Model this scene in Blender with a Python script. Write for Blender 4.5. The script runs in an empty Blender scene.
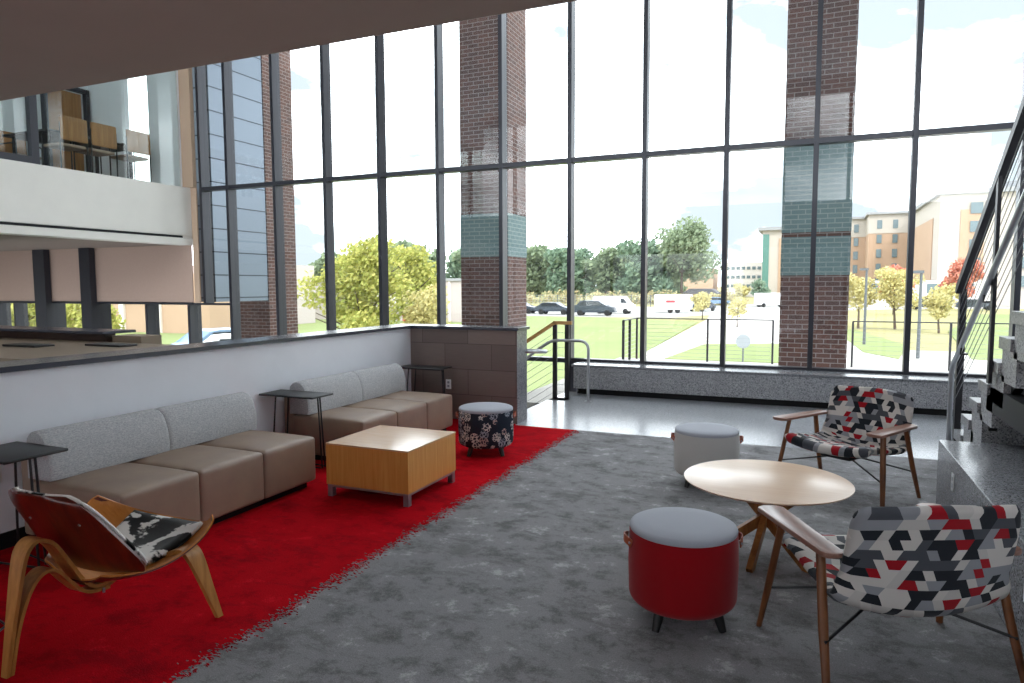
import bpy, bmesh, math, random
from mathutils import Vector, Matrix, noise
random.seed(7)
PI = math.pi
scene = bpy.context.scene
COL = scene.collection

# ---------------------------------------------------------------- camera
def cam_axes(yaw, pitch, roll):
    cy, sy = math.cos(yaw), math.sin(yaw)
    f = Vector((-sy*math.cos(pitch), cy*math.cos(pitch), -math.sin(pitch)))
    r = Vector((cy, sy, 0)); u = r.cross(f)
    c, s = math.cos(roll), math.sin(roll)
    return c*r+s*u, -s*r+c*u, f
_r, _u, _f = cam_axes(0.406736658, 0.0802393734, -0.00360162)
cd = bpy.data.cameras.new('camera'); cam = bpy.data.objects.new('camera', cd); COL.objects.link(cam)
cd.sensor_width = 36.0; cd.lens = 691.69/1024*36.0; cd.clip_start = 0.05; cd.clip_end = 3000
m = Matrix((( _r.x, _u.x, -_f.x, 0), (_r.y, _u.y, -_f.y, 0), (_r.z, _u.z, -_f.z, 1.6), (0, 0, 0, 1)))
cam.matrix_world = m
scene.camera = cam

# ---------------------------------------------------------------- world, exposure
scene.view_settings.view_transform = 'Standard'
scene.view_settings.look = 'None'
scene.view_settings.gamma = 1.0
scene.view_settings.use_curve_mapping = False
scene.view_settings.exposure = 0.22
w = bpy.data.worlds.new('sky'); scene.world = w; w.use_nodes = True
nt = w.node_tree; nt.nodes.clear()
wo = nt.nodes.new('ShaderNodeOutputWorld'); bg = nt.nodes.new('ShaderNodeBackground')
tc = nt.nodes.new('ShaderNodeTexCoord'); mp = nt.nodes.new('ShaderNodeMapping'); mp.inputs['Scale'].default_value = (2.2, 2.2, 5.0)
nz = nt.nodes.new('ShaderNodeTexNoise'); nz.inputs['Scale'].default_value = 1.3; nz.inputs['Detail'].default_value = 6; nz.inputs['Roughness'].default_value = .55
cr = nt.nodes.new('ShaderNodeValToRGB')
cr.color_ramp.elements[0].position = .43; cr.color_ramp.elements[0].color = (0.108, .124, .136, 1)
cr.color_ramp.elements[1].position = .60; cr.color_ramp.elements[1].color = (.90, .955, 1, 1)
nt.links.new(tc.outputs['Generated'], mp.inputs['Vector']); nt.links.new(mp.outputs[0], nz.inputs['Vector'])
nt.links.new(nz.outputs['Fac'], cr.inputs[0]); nt.links.new(cr.outputs[0], bg.inputs['Color']); nt.links.new(bg.outputs[0], wo.inputs[0])
SKY = 7.6
bg.inputs['Strength'].default_value = SKY
sd = bpy.data.lights.new('sun', 'SUN'); sd.energy = 1.8; sd.angle = math.radians(6); sd.color = (1, .95, .88)
sun = bpy.data.objects.new('sun', sd); COL.objects.link(sun)
sun.rotation_euler = (math.radians(50), 0, math.radians(38))   # from behind the building, over its right shoulder

# ---------------------------------------------------------------- materials
def srgb(h):
    h = h.lstrip('#'); v = [int(h[i:i+2], 16)/255 for i in (0, 2, 4)]
    return tuple((c/12.92 if c <= .04045 else ((c+.055)/1.055)**2.4) for c in v)+(1,)
class N:
    """small node-graph helper"""
    def __init__(s, name):
        s.m = bpy.data.materials.new(name); s.m.use_nodes = True; s.t = s.m.node_tree; s.n = s.t.nodes
        s.b = s.n['Principled BSDF']; s.out = s.n['Material Output']
    def new(s, kind, **kw):
        x = s.n.new('ShaderNode'+kind)
        for k, v in kw.items(): setattr(x, k, v)
        return x
    def link(s, a, b): s.t.links.new(a, b)
    def val(s, sock, v):
        if hasattr(v, 'default_value') or hasattr(v, 'is_linked'): s.link(v, sock)
        else: sock.default_value = v
    def math(s, op, a, b=0.0, c=None):
        x = s.new('Math', operation=op); s.val(x.inputs[0], a); s.val(x.inputs[1], b)
        if c is not None: s.val(x.inputs[2], c)
        return x.outputs[0]
    def coord(s, kind='Object', scale=(1, 1, 1), rot=(0, 0, 0)):
        t = s.new('TexCoord'); mp = s.new('Mapping'); mp.inputs['Scale'].default_value = scale; mp.inputs['Rotation'].default_value = rot
        s.link(t.outputs[kind], mp.inputs['Vector']); return mp.outputs[0]
    def noise(s, vec, scale, detail=4, rough=.5, dist=0):
        x = s.new('TexNoise'); s.link(vec, x.inputs['Vector']); x.inputs['Scale'].default_value = scale
        x.inputs['Detail'].default_value = detail; x.inputs['Roughness'].default_value = rough; x.inputs['Distortion'].default_value = dist
        return x.outputs['Fac']
    def ramp(s, fac, stops, interp='LINEAR'):
        x = s.new('ValToRGB'); x.color_ramp.interpolation = interp; e = x.color_ramp.elements
        while len(e) < len(stops): e.new(.5)
        for k, (p, c) in enumerate(stops): e[k].position = p; e[k].color = srgb(c) if isinstance(c, str) else c
        s.link(fac, x.inputs[0]); return x.outputs[0]
    def mix(s, fac, a, b, mode='MIX'):
        x = s.new('Mix', data_type='RGBA', blend_type=mode); s.val(x.inputs[0], fac)
        s.val(x.inputs[6], srgb(a) if isinstance(a, str) else a); s.val(x.inputs[7], srgb(b) if isinstance(b, str) else b)
        return x.outputs[2]
    def bump(s, h, strength, dist=.01):
        x = s.new('Bump'); x.inputs['Strength'].default_value = strength; x.inputs['Distance'].default_value = dist
        s.link(h, x.inputs['Height']); s.link(x.outputs[0], s.b.inputs['Normal'])
    def base(s, c, rough=.5, spec=.5, metal=0, sheen=0):
        s.val(s.b.inputs['Base Color'], srgb(c) if isinstance(c, str) else c)
        s.val(s.b.inputs['Roughness'], rough); s.b.inputs['Specular IOR Level'].default_value = spec
        s.b.inputs['Metallic'].default_value = metal; s.b.inputs['Sheen Weight'].default_value = sheen
        return s.m
def plain(name, c, rough=.5, spec=.5, metal=0, var=.0, vs=8, bump=0):
    n = N(name); v = n.coord()
    if var:
        f = n.noise(v, vs, 5, .6); cc = srgb(c)
        lo = tuple(x*(1-var) for x in cc[:3])+(1,); hi = tuple(min(1, x*(1+var)) for x in cc[:3])+(1,)
        col = n.ramp(f, [(.3, lo), (.7, hi)]); n.base(col, rough, spec, metal)
        if bump: n.bump(f, bump)
    else: n.base(c, rough, spec, metal)
    return n.m
M = {}
M['white_wall'] = plain('white_wall_paint', '#eceef3', .6, .3, var=.02, vs=3)
M['cream_wall'] = plain('cream_wall_paint', '#e6e3dd', .6, .3, var=.02, vs=3)
M['soffit'] = plain('mauve_taupe_soffit', '#a8978f', .75, .2, var=.03, vs=2)
M['under_soffit'] = plain('taupe_soffit', '#8d7f78', .7, .2, var=.03, vs=2)
M['shade'] = plain('roller_shade_cloth', '#b8a093', .85, .1, var=.02, vs=20)
M['pilaster'] = plain('beige_plaster', '#c7ad96', .7, .2)
M['mullion'] = plain('dark_anodised_frame', '#34353d', .36, .5, .25)
M['black_metal'] = plain('black_powder_coat', '#17171a', .45, .5)
M['black_paint'] = plain('black_base_paint', '#0e0e10', .6, .3)
M['rail_steel'] = plain('painted_dark_steel', '#2b2a2f', .4, .5, .2)
M['stainless'] = plain('brushed_stainless', '#b9bbbf', .32, .5, 1)
M['cable'] = plain('stainless_cable', '#8b8e93', .35, .5, .9)
M['chrome'] = plain('satin_aluminium', '#9a9ba3', .4, .5, .8)
M['outlet'] = plain('white_outlet_plastic', '#e8e8e8', .4, .5)
M['slot'] = plain('dark_slot', '#202024', .6, .2)
def terrazzo(name, base, dark, light, rough, sc=90):
    n = N(name); v = n.coord()
    vo = n.new('TexVoronoi'); n.link(v, vo.inputs['Vector']); vo.inputs['Scale'].default_value = sc
    sep = n.new('SeparateColor'); n.link(vo.outputs['Color'], sep.inputs[0])
    c = n.ramp(sep.outputs[0], [(0, dark), (.25, base), (.7, base), (.86, light)], 'CONSTANT')
    big = n.noise(v, 4, 3); c2 = n.mix(n.math('MULTIPLY', big, .25), c, dark)
    n.base(c2, rough, .5); return n.m
M['terrazzo_floor'] = terrazzo('polished_terrazzo_floor', '#a4a6ab', '#86888e', '#bdbfc3', .24, 160)
M['terrazzo'] = terrazzo('speckled_terrazzo', '#a3a3a6', '#6b6c70', '#c4c4c6', .45, 120)
M['terrazzo_top'] = terrazzo('polished_terrazzo_top', '#85868a', '#5b5c61', '#a0a1a5', .2, 140)
M['terrazzo_light'] = terrazzo('pale_terrazzo_tread', '#a3a4a6', '#77777b', '#bdbdbf', .3, 120)
M['cap'] = plain('dark_stone_cap', '#3d3f4a', .22, .6)

def carpet(name, lo, mid, hi, dark):
    n = N(name); v = n.coord()
    a = n.noise(v, 4.2, 14, .78, 0); b = n.noise(v, 150, 2, .8)
    c = n.ramp(a, [(.40, lo), (.49, mid), (.56, mid), (.62, hi)])
    st = n.noise(n.coord(scale=(1.2, 2.4, 1), rot=(0, 0, .5)), 1.7, 12, .78, .3)
    c = n.mix(n.math('MULTIPLY', n.ramp(st, [(.52, (0, 0, 0, 1)), (.60, (1, 1, 1, 1))]), .55), c, dark)
    c = n.mix(n.math('MULTIPLY', n.math('GREATER_THAN', b, .56), .30), c, lo); c = n.mix(n.math('MULTIPLY', n.math('LESS_THAN', b, .42), .25), c, hi)
    n.base(c, .95, .02); n.bump(b, .6, .006); return n.m
M['grey_carpet'] = carpet('grey_carpet_pile', '#6a696a', '#8b8a8c', '#b2b1b3', '#605e5e')
M['red_carpet'] = carpet('red_carpet_pile', '#920a16', '#b60d1a', '#cc1624', '#74101a')

def wood(name, lo, hi, rough=.4, scale=(1, 14, 14), sc=3.0, spec=.4, kind='Object'):
    n = N(name); v = n.coord(kind, scale)
    a = n.noise(v, sc, 6, .6, .4); c = n.ramp(a, [(.3, lo), (.7, hi)]); n.base(c, rough, spec); return n.m
M['maple_v'] = wood('maple_veneer_side', '#c9853c', '#dba055', .38, (16, 16, .8), 3)
M['maple_top'] = wood('maple_veneer_top', '#d3a87c', '#dcb68c', .16, (1.2, 14, 1), 2.5, .8)
M['walnut'] = wood('walnut_shell_back', '#45150e', '#6b2413', .3, (12, 1.5, 2), 3, .5)
M['oak'] = wood('oiled_oak', '#9c6630', '#c68d4c', .4, (9, 9, 1), 3)
M['shell_front'] = wood('warm_oak_shell', '#b9702f', '#d18a44', .35, (2, 14, 4), 3)
M['chair_leg'] = wood('walnut_stained_leg', '#5c351d', '#83512d', .4, (10, 10, 1), 3)
M['arm_wood'] = wood('walnut_arm_pad', '#805a4c', '#986f5e', .3, (10, 1.5, 10), 3, .5)
M['leg_black'] = plain('black_stained_leg', '#151313', .45)
M['table_top'] = wood('pale_laminate_top', '#d9b493', '#e2c2a4', .28, (1, 12, 1), 2.5, .7)
M['table_leg'] = wood('oak_table_leg', '#855127', '#ad7540', .4, (10, 10, 1), 3)
M['door_wood'] = wood('oak_door', '#8f6034', '#ab7a48', .4, (10, 10, .8), 3)
M['leather_tab'] = plain('tan_leather', '#a04c2c', .5, var=.1)
M['rail_wood'] = wood('oak_handrail', '#b98a4e', '#cfa468', .35, (1, 10, 10), 3)
M['brown_counter'] = wood('dark_wenge_panel', '#2a1e1a', '#3b2a24', .4, (1, 1, 12), 3)
M['counter_top'] = plain('taupe_solid_surface', '#80705f', .3, .5, var=.05)

n = N('taupe_leather'); v = n.coord(); a = n.noise(v, 260, 3); b = n.noise(v, 5, 4)
n.base(n.ramp(b, [(.3, '#8c7668'), (.7, '#99836f')]), .42, .5); n.bump(n.math('ADD', n.math('MULTIPLY', a, .15), b), .25, .012); M['leather'] = n.m
def tweed(name, c0, c1, c2):
    n = N(name); v = n.coord(scale=(1, 1, 3)); a = n.noise(v, 70, 4, .75); h = n.noise(n.coord(scale=(60, 60, 4)), 3, 3, .6)
    c = n.ramp(a, [(.35, c0), (.5, c1), (.65, c2)]); c = n.mix(n.math('MULTIPLY', h, .35), c, c0)
    n.base(c, .9, .15, sheen=.1); n.bump(a, .4, .004); return n.m
M['tweed'] = tweed('grey_tweed', '#98999c', '#b9babd', '#d8d6d2')
def felt(name, c, var=.06):
    n = N(name); a = n.noise(n.coord(), 300, 3, .6); cc = srgb(c)
    n.base(n.ramp(a, [(.3, tuple(x*(1-var) for x in cc[:3])+(1,)), (.7, tuple(min(1, x*(1+var)) for x in cc[:3])+(1,))]), .9, .15, sheen=.15); n.bump(a, .25, .003); return n.m
M['red_felt'] = felt('red_upholstery', '#8c0410')
M['grey_felt'] = felt('pale_grey_upholstery', '#b9b6b2')
M['top_vinyl'] = felt('grey_vinyl_pad', '#a6a9b2', .03)

# dark fabric with outlined blossoms
n = N('blossom_fabric'); v = n.coord('UV')
def vor(feature, sc):
    x = n.new('TexVoronoi', feature=feature); n.link(v, x.inputs['Vector']); x.inputs['Scale'].default_value = sc; x.inputs['Randomness'].default_value = .8; return x
v1 = vor('DISTANCE_TO_EDGE', 34); v2 = vor('F1', 34); v3 = vor('F1', 11); sp = n.new('SeparateColor'); n.link(v3.outputs['Color'], sp.inputs[0])
line = n.math('LESS_THAN', v1.outputs['Distance'], .09); ptch = n.math('LESS_THAN', v3.outputs['Distance'], .55)
dots = n.math('LESS_THAN', v2.outputs['Distance'], .14)
mask = n.math('MULTIPLY', n.math('MAXIMUM', line, dots), ptch)
c = n.mix(mask, n.mix(ptch, '#2a2f3a', '#363c48'), n.ramp(sp.outputs[1], [(0, '#cfc9c4'), (.5, '#9aa0ab'), (.75, '#b8a09a')], 'CONSTANT'))
n.base(c, .9, .1); M['blossom'] = n.m

# tumbling-block upholstery of the lounge chairs: rows of half hexagons and lozenges
n = N('geometric_upholstery'); uv = n.new('UVMap'); sx = n.new('SeparateXYZ'); n.link(uv.outputs[0], sx.inputs[0])
S = .039; Hh = .044
a = n.math('DIVIDE', sx.outputs[1], Hh); ux = n.math('DIVIDE', sx.outputs[0], S)
row = n.math('FLOOR', a); half = n.math('MULTIPLY', a, .5)
t = n.math('ADD', n.math('FLOOR', n.math('ADD', ux, half)), n.math('FLOOR', n.math('SUBTRACT', ux, half)))
wr = n.new('TexWhiteNoise', noise_dimensions='1D'); n.link(row, wr.inputs['W'])
pid = n.math('FLOOR', n.math('DIVIDE', n.math('ADD', t, n.math('MULTIPLY', wr.outputs['Value'], 9.0)), 2.5))
cv = n.new('CombineXYZ'); n.link(pid, cv.inputs[0]); n.link(row, cv.inputs[1])
wn = n.new('TexWhiteNoise', noise_dimensions='3D'); n.link(cv.outputs[0], wn.inputs['Vector'])
c = n.ramp(wn.outputs['Value'], [(0, '#cfc8c2'), (.32, '#909196'), (.44, '#23262c'), (.61, '#4d4f55'), (.72, '#a01420'), (.88, '#c3bdb8')], 'CONSTANT')
fn = n.noise(n.coord('UV'), 500, 2); c = n.mix(n.math('MULTIPLY', fn, .12), c, '#202020'); n.base(c, .85, .15, sheen=.1); M['blocks'] = n.m

n = N('cow_hide'); v = n.coord(scale=(1, 1.6, 1)); a = n.noise(v, 5.2, 5, .55, .35)
n.base(n.ramp(a, [(.475, '#120e0c'), (.505, '#ece8e2')]), .75, .2, sheen=.2); n.bump(n.noise(n.coord(), 200, 2), .3, .003); M['hide'] = n.m
M['hide_edge'] = felt('white_hide_edge', '#e6e1da')

def brick(name, c1, c2, mortar, sc=1.0):
    n = N(name); v = n.coord('UV')
    b = n.new('TexBrick'); n.link(v, b.inputs['Vector']); b.inputs['Scale'].default_value = 1.0*sc
    b.inputs['Color1'].default_value = srgb(c1); b.inputs['Color2'].default_value = srgb(c2); b.inputs['Mortar'].default_value = srgb(mortar)
    b.inputs['Brick Width'].default_value = .21; b.inputs['Row Height'].default_value = .075; b.inputs['Mortar Size'].default_value = .007; b.inputs['Bias'].default_value = -.1
    c = n.mix(n.math('MULTIPLY', n.noise(v, 9, 4), .5), b.outputs['Color'], c2)
    n.base(c, .85, .2); return n.m
M['brick'] = brick('red_brown_brick', '#6e4f47', '#54423f', '#9c9694')
M['brick_reflection'] = brick('grey_green_reflection_brick', '#75898a', '#6c8284', '#a3aaa6')  # brick tinted teal to paint in window-glass reflections over the piers

n = N('stone_tile_panels'); v = n.coord('UV'); b = n.new('TexBrick'); n.link(v, b.inputs['Vector']); b.inputs['Scale'].default_value = 1
b.inputs['Color1'].default_value = srgb('#756761'); b.inputs['Color2'].default_value = srgb('#8b7b74'); b.inputs['Mortar'].default_value = srgb('#453b38')
b.inputs['Brick Width'].default_value = .62; b.inputs['Row Height'].default_value = .305; b.inputs['Mortar Size'].default_value = .003
st = n.noise(n.coord('UV', (2, 30, 1)), 3, 5, .6); n.base(n.mix(n.math('MULTIPLY', st, .45), b.outputs['Color'], '#4a3f3c'), .5, .4); M['tile'] = n.m
n = N('metal_wall_panels'); v = n.coord('UV'); b = n.new('TexBrick'); n.link(v, b.inputs['Vector']); b.inputs['Scale'].default_value = 1
b.inputs['Color1'].default_value = srgb('#707a86'); b.inputs['Color2'].default_value = srgb('#6c7682'); b.inputs['Mortar'].default_value = srgb('#1e2630')
b.inputs['Brick Width'].default_value = 40; b.inputs['Row Height'].default_value = .46; b.inputs['Mortar Size'].default_value = .012; n.base(b.outputs['Color'], .3, .5, .5); M['panel'] = n.m

# glass: clear, reflecting more at grazing angles
def glass(name, tint):
    n = N(name); n.n.remove(n.b); tr = n.new('BsdfTransparent'); gl = n.new('BsdfGlossy'); tr.inputs[0].default_value = tint; gl.inputs['Roughness'].default_value = 0.0
    lw = n.new('LayerWeight'); lw.inputs['Blend'].default_value = .5
    p = n.math('POWER', lw.outputs['Facing'], 5.0); f = n.math('MULTIPLY_ADD', p, .9, .03)
    mx = n.new('MixShader'); n.link(f, mx.inputs[0]); n.link(tr.outputs[0], mx.inputs[1]); n.link(gl.outputs[0], mx.inputs[2]); n.link(mx.outputs[0], n.out.inputs[0]); return n.m
M['glass'] = glass('window_glass', (.955, .965, .965, 1))
M['glass_green'] = glass('green_glass', (.93, .965, .95, 1))
M['far_glass'] = plain('distant_window_glass', '#5f6f74', .25, .5)

# outdoors
def foliage(name, cols):
    n = N(name); g = n.new('NewGeometry')
    c = n.ramp(g.outputs['Random Per Island'], [(i/(len(cols)-1) if len(cols) > 1 else 0, x) for i, x in enumerate(cols)])
    n.base(c, .8, .15)
    tl = n.new('BsdfTranslucent'); n.link(c, tl.inputs[0]); mx = n.new('MixShader'); mx.inputs[0].default_value = .3
    n.link(n.b.outputs[0], mx.inputs[1]); n.link(tl.outputs[0], mx.inputs[2]); n.link(mx.outputs[0], n.out.inputs[0]); return n.m
M['leaf_yellow'] = foliage('yellow_green_leaves', ['#96a056', '#b4b066', '#a5aa5a', '#c9c072'])
M['leaf_green'] = foliage('green_leaves', ['#76866c', '#8b997c', '#808f74', '#9ca886'])
M['leaf_dark'] = foliage('deep_green_leaves', ['#6c8270', '#80967e', '#758a76', '#8fa084'])
M['leaf_gold'] = foliage('golden_leaves', ['#bfb27a', '#cfc48a', '#b5b080', '#d8cc94'])
M['leaf_red'] = foliage('red_maple_leaves', ['#c9826f', '#d69a84', '#c0705f', '#dcaa90'])
M['scrub'] = foliage('dry_scrub', ['#b3aa80', '#a3a67a', '#bdb08a', '#ad9a78'])
M['bark'] = plain('bark', '#5d5148', .9, .1, var=.2, vs=5)
def ground(name, lo, hi, sc=.4):
    n = N(name); n.base(n.ramp(n.noise(n.coord(), sc, 6, .6), [(.3, lo), (.7, hi)]), .95, .05); return n.m
M['lawn'] = ground('mown_lawn', '#7a855a', '#868f62', .15)
M['asphalt'] = ground('pale_asphalt', '#9c9a97', '#aaa8a4')
M['concrete'] = ground('pale_concrete', '#b0aca6', '#bcb8b2', .8)
M['meadow'] = ground('dry_meadow', '#8c8860', '#a09870', .1)
M['bldg_tan'] = plain('tan_render', '#b0957f', .85, .1, var=.04, vs=.3)
M['bldg_cream'] = plain('cream_render', '#b5ada4', .85, .1)
M['bldg_white'] = plain('white_precast', '#cfc9c4', .85, .1)
M['bldg_grey'] = plain('grey_precast', '#b3aaa6', .85, .1)
M['bldg_roof'] = plain('pale_roof_edge', '#8f9092', .7)
M['roof_dark'] = plain('dark_roof', '#4c4a4d', .8)
M['bldg_green'] = plain('green_curtain_glass', '#4f7a70', .3)
M['car_dark'] = plain('dark_car_paint', '#3a414c', .25, .6)
M['car_white'] = plain('white_car_paint', '#d8d8d8', .3, .6)
M['car_blue'] = plain('blue_car_paint', '#6d86a3', .3, .6)
M['car_red'] = plain('red_paint', '#b4333a', .4, .5)
M['tyre'] = plain('tyre_rubber', '#161616', .8)
M['car_glass'] = plain('car_glass', '#20262c', .15, .6)
M['pole_grey'] = plain('grey_pole', '#55595c', .5)
M['sign_back'] = plain('sign_back_aluminium', '#9aa0a4', .5, .5, .3)
M['lamp_panel'] = plain('lamp_housing', '#cccccc', .5)
n = N('lamp_glow'); n.base('#fff2c8'); n.b.inputs['Emission Color'].default_value = (1, .85, .55, 1); n.b.inputs['Emission Strength'].default_value = 1.2; M['lamp_glow'] = n.m

# ---------------------------------------------------------------- mesh helpers
class MB:
    def __init__(s): s.bm = bmesh.new()
    def _add(s, vs, fs):
        b = [s.bm.verts.new(v) for v in vs]; out = []
        for f in fs:
            try: out.append(s.bm.faces.new([b[i] for i in f]))
            except ValueError: pass
        return b, out
    def box(s, x0, y0, z0, x1, y1, z1, bev=0, seg=2):
        vs = [(x, y, z) for x in (x0, x1) for y in (y0, y1) for z in (z0, z1)]
        b, f = s._add(vs, [(0, 1, 3, 2), (4, 6, 7, 5), (0, 4, 5, 1), (2, 3, 7, 6), (0, 2, 6, 4), (1, 5, 7, 3)])
        if bev:
            es = list({e for q in f for e in q.edges}); bmesh.ops.bevel(s.bm, geom=es, offset=bev, segments=seg, profile=.5, affect='EDGES')
        return s
    def prism(s, pts, z0, z1, bev=0, axis='z'):
        """closed outline pts extruded between z0 and z1 along axis"""
        P = {'z': lambda a, b, c: (a, b, c), 'y': lambda a, b, c: (a, c, b), 'x': lambda a, b, c: (c, a, b)}[axis]
        k = len(pts); vs = [P(a, b, z0) for a, b in pts]+[P(a, b, z1) for a, b in pts]
        b, f = s._add(vs, [tuple(range(k))[::-1], tuple(range(k, 2*k))]+[(i, (i+1) % k, k+(i+1) % k, k+i) for i in range(k)])
        if bev: bmesh.ops.bevel(s.bm, geom=list({e for q in f[:2] for e in q.edges}), offset=bev, segments=2, profile=.5, affect='EDGES')
        return s
    def bar(s, p0, p1, w0, d0, w1=None, d1=None, up=(0, 0, 1), n=1):
        """tapered rectangular bar"""
        w1 = w0 if w1 is None else w1; d1 = d0 if d1 is None else d1
        p0, p1 = Vector(p0), Vector(p1); t = (p1-p0).normalized(); a = t.cross(Vector(up))
        if a.length < 1e-4: a = t.cross(Vector((0, 1, 0)))
        a.normalize(); b = a.cross(t)
        vs = []
        for p, ww, dd in ((p0, w0, d0), (p1, w1, d1)):
            for i, j in ((-1, -1), (1, -1), (1, 1), (-1, 1)): vs.append(p+a*(i*ww/2)+b*(j*dd/2))
        s._add(vs, [(0, 3, 2, 1), (4, 5, 6, 7)]+[(i, (i+1) % 4, 4+(i+1) % 4, 4+i) for i in range(4)]); return s
    def tube(s, pts, r, seg=8, r1=None, sy=1.0):
        pts = [Vector(p) for p in pts]; k = len(pts); rings = []
        prev = None
        for i, p in enumerate(pts):
            t = (pts[min(i+1, k-1)]-pts[max(i-1, 0)]).normalized()
            if prev is None:
                a = t.cross(Vector((0, 0, 1)))
                if a.length < 1e-3: a = t.cross(Vector((0, 1, 0)))
            else: a = prev-t*prev.dot(t)
            a.normalize(); prev = a; b = t.cross(a)
            rr = r if r1 is None else r+(r1-r)*i/(k-1)
            if callable(r): rr = r(i/(k-1))
            rings.append([s.bm.verts.new(p+a*(rr*math.cos(q*2*PI/seg))+b*(rr*sy*math.sin(q*2*PI/seg))) for q in range(seg)])
        for i in range(k-1):
            for q in range(seg): s.bm.faces.new((rings[i][q], rings[i][(q+1) % seg], rings[i+1][(q+1) % seg], rings[i+1][q]))
        s.bm.faces.new(rings[0][::-1]); s.bm.faces.new(rings[-1]); return s
    def lathe(s, prof, seg=48, c=(0, 0), uvr=None):
        rings = []
        for r, z in prof:
            rings.append([s.bm.verts.new((c[0]+r*math.cos(q*2*PI/seg), c[1]+r*math.sin(q*2*PI/seg), z)) for q in range(seg)] if r > 1e-5 else [s.bm.verts.new((c[0], c[1], z))])
        for i in range(len(rings)-1):
            A, B = rings[i], rings[i+1]
            for q in range(seg):
                q2 = (q+1) % seg
                if len(A) == 1 and len(B) == 1: continue
                if len(A) == 1: s.bm.faces.new((A[0], B[q2], B[q]))
                elif len(B) == 1: s.bm.faces.new((A[q], A[q2], B[0]))
                else: s.bm.faces.new((A[q], A[q2], B[q2], B[q]))
        return s
    def cushion(s, x0, y0, z0, x1, y1, z1, r=.03, crown=.0, n=12, crown_side=0):
        """rounded box whose top swells by crown"""
        hx, hy, hz = (x1-x0)/2, (y1-y0)/2, (z1-z0)/2; cx, cy, cz = (x0+x1)/2, (y0+y1)/2, (z0+z1)/2
        t = bmesh.new(); bmesh.ops.create_cube(t, size=2.0); bmesh.ops.subdivide_edges(t, edges=t.edges[:], cuts=n-1, use_grid_fill=True)
        for v in t.verts:
            u = [v.co.x, v.co.y, v.co.z]; g = []
            for q, h in zip(u, (hx, hy, hz)):
                # cluster samples to the rim
                e = abs(q); e = 1-(1-e)**1.6; g.append(math.copysign(e*h, q))
            inn = [max(-h+r, min(h-r, q)) for q, h in zip(g, (hx, hy, hz))]
            d = Vector(g)-Vector(inn)
            if d.length > 1e-7: p = Vector(inn)+d.normalized()*r
            else: p = Vector(g)
            k = (1-(p.x/hx)**2)*(1-(p.y/hy)**2)
            if crown and p.z > 0: p.z += crown*max(0, k)**.6*(p.z/hz)
            if crown_side:
                k2 = (1-(p.y/hy)**2)*(1-(p.z/hz)**2); p.x += math.copysign(crown_side*max(0, k2)**.6*abs(p.x/hx), p.x)
            v.co = p+Vector((cx, cy, cz))
        me = bpy.data.meshes.new('t'); t.to_mesh(me); s.bm.from_mesh(me); bpy.data.meshes.remove(me); t.free(); return s
    def surf(s, fn, nu, nv, thick, uvfn=None, edge=.35):
        """closed shell around the surface fn(u,v), u,v in 0..1, thinning to a rounded rim"""
        P = [[Vector(fn(i/nu, j/nv)) for j in range(nv+1)] for i in range(nu+1)]
        uvl = s.bm.loops.layers.uv.verify()
        Nn = [[None]*(nv+1) for _ in range(nu+1)]
        for i in range(nu+1):
            for j in range(nv+1):
                a = P[min(i+1, nu)][j]-P[max(i-1, 0)][j]; b = P[i][min(j+1, nv)]-P[i][max(j-1, 0)]
                q = a.cross(b); Nn[i][j] = q.normalized() if q.length > 1e-9 else Vector((0, 0, 1))
        def T(i, j):
            d = min(i, nu-i, j, nv-j)
            return thick*(.30 if d == 0 else .75 if d == 1 else 1.0) if edge else thick
        V = [[[s.bm.verts.new(P[i][j]+Nn[i][j]*(sg*T(i, j)/2)) for j in range(nv+1)] for i in range(nu+1)] for sg in (1, -1)]
        UV = {}
        for k in (0, 1):
            for i in range(nu+1):
                for j in range(nv+1): UV[V[k][i][j]] = uvfn(i/nu, j/nv) if uvfn else (P[i][j].x, P[i][j].y)
        fs = []
        for i in range(nu):
            for j in range(nv):
                fs.append(s.bm.faces.new((V[0][i][j], V[0][i+1][j], V[0][i+1][j+1], V[0][i][j+1])))
                fs.append(s.bm.faces.new((V[1][i][j], V[1][i][j+1], V[1][i+1][j+1], V[1][i+1][j])))
        rim = [(i, 0) for i in range(nu)]+[(nu, j) for j in range(nv)]+[(i, nv) for i in range(nu, 0, -1)]+[(0, j) for j in range(nv, 0, -1)]
        for q in range(len(rim)):
            a, b = rim[q], rim[(q+1) % len(rim)]
            fs.append(s.bm.faces.new((V[0][a[0]][a[1]], V[1][a[0]][a[1]], V[1][b[0]][b[1]], V[0][b[0]][b[1]])))
        for f in fs:
            for l in f.loops: l[uvl].uv = UV[l.vert]
        s.has_uv = True
        return s
    def build(s, name, mat, parent=None, world=False, smooth=35, loc=None, uv=True):
        me = bpy.data.meshes.new(name)
        if not getattr(s, 'has_uv', False):
            bmesh.ops.recalc_face_normals(s.bm, faces=s.bm.faces[:])
            if uv:
                uvl = s.bm.loops.layers.uv.verify()
                for f in s.bm.faces:
                    nn = f.normal; ax = max(range(3), key=lambda k: abs(nn[k]))
                    for l in f.loops:
                        c = l.vert.co; l[uvl].uv = (c.y, c.z) if ax == 0 else (c.x, c.z) if ax == 1 else (c.x, c.y)
        s.bm.to_mesh(me); s.bm.free(); me.materials.append(M[mat] if isinstance(mat, str) else mat)
        if smooth:
            me.polygons.foreach_set('use_smooth', [True]*len(me.polygons)); me.set_sharp_from_angle(angle=math.radians(smooth))
        o = bpy.data.objects.new(name, me); COL.objects.link(o)
        if parent is not None:
            o.parent = parent
            if world: me.transform(world_inv(parent))
        elif loc is not None:
            o.location = loc; me.transform(Matrix.Translation(-Vector(loc)))
        return o
def mat_of(o):
    return Matrix.LocRotScale(o.location, o.rotation_euler, o.scale)
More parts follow.
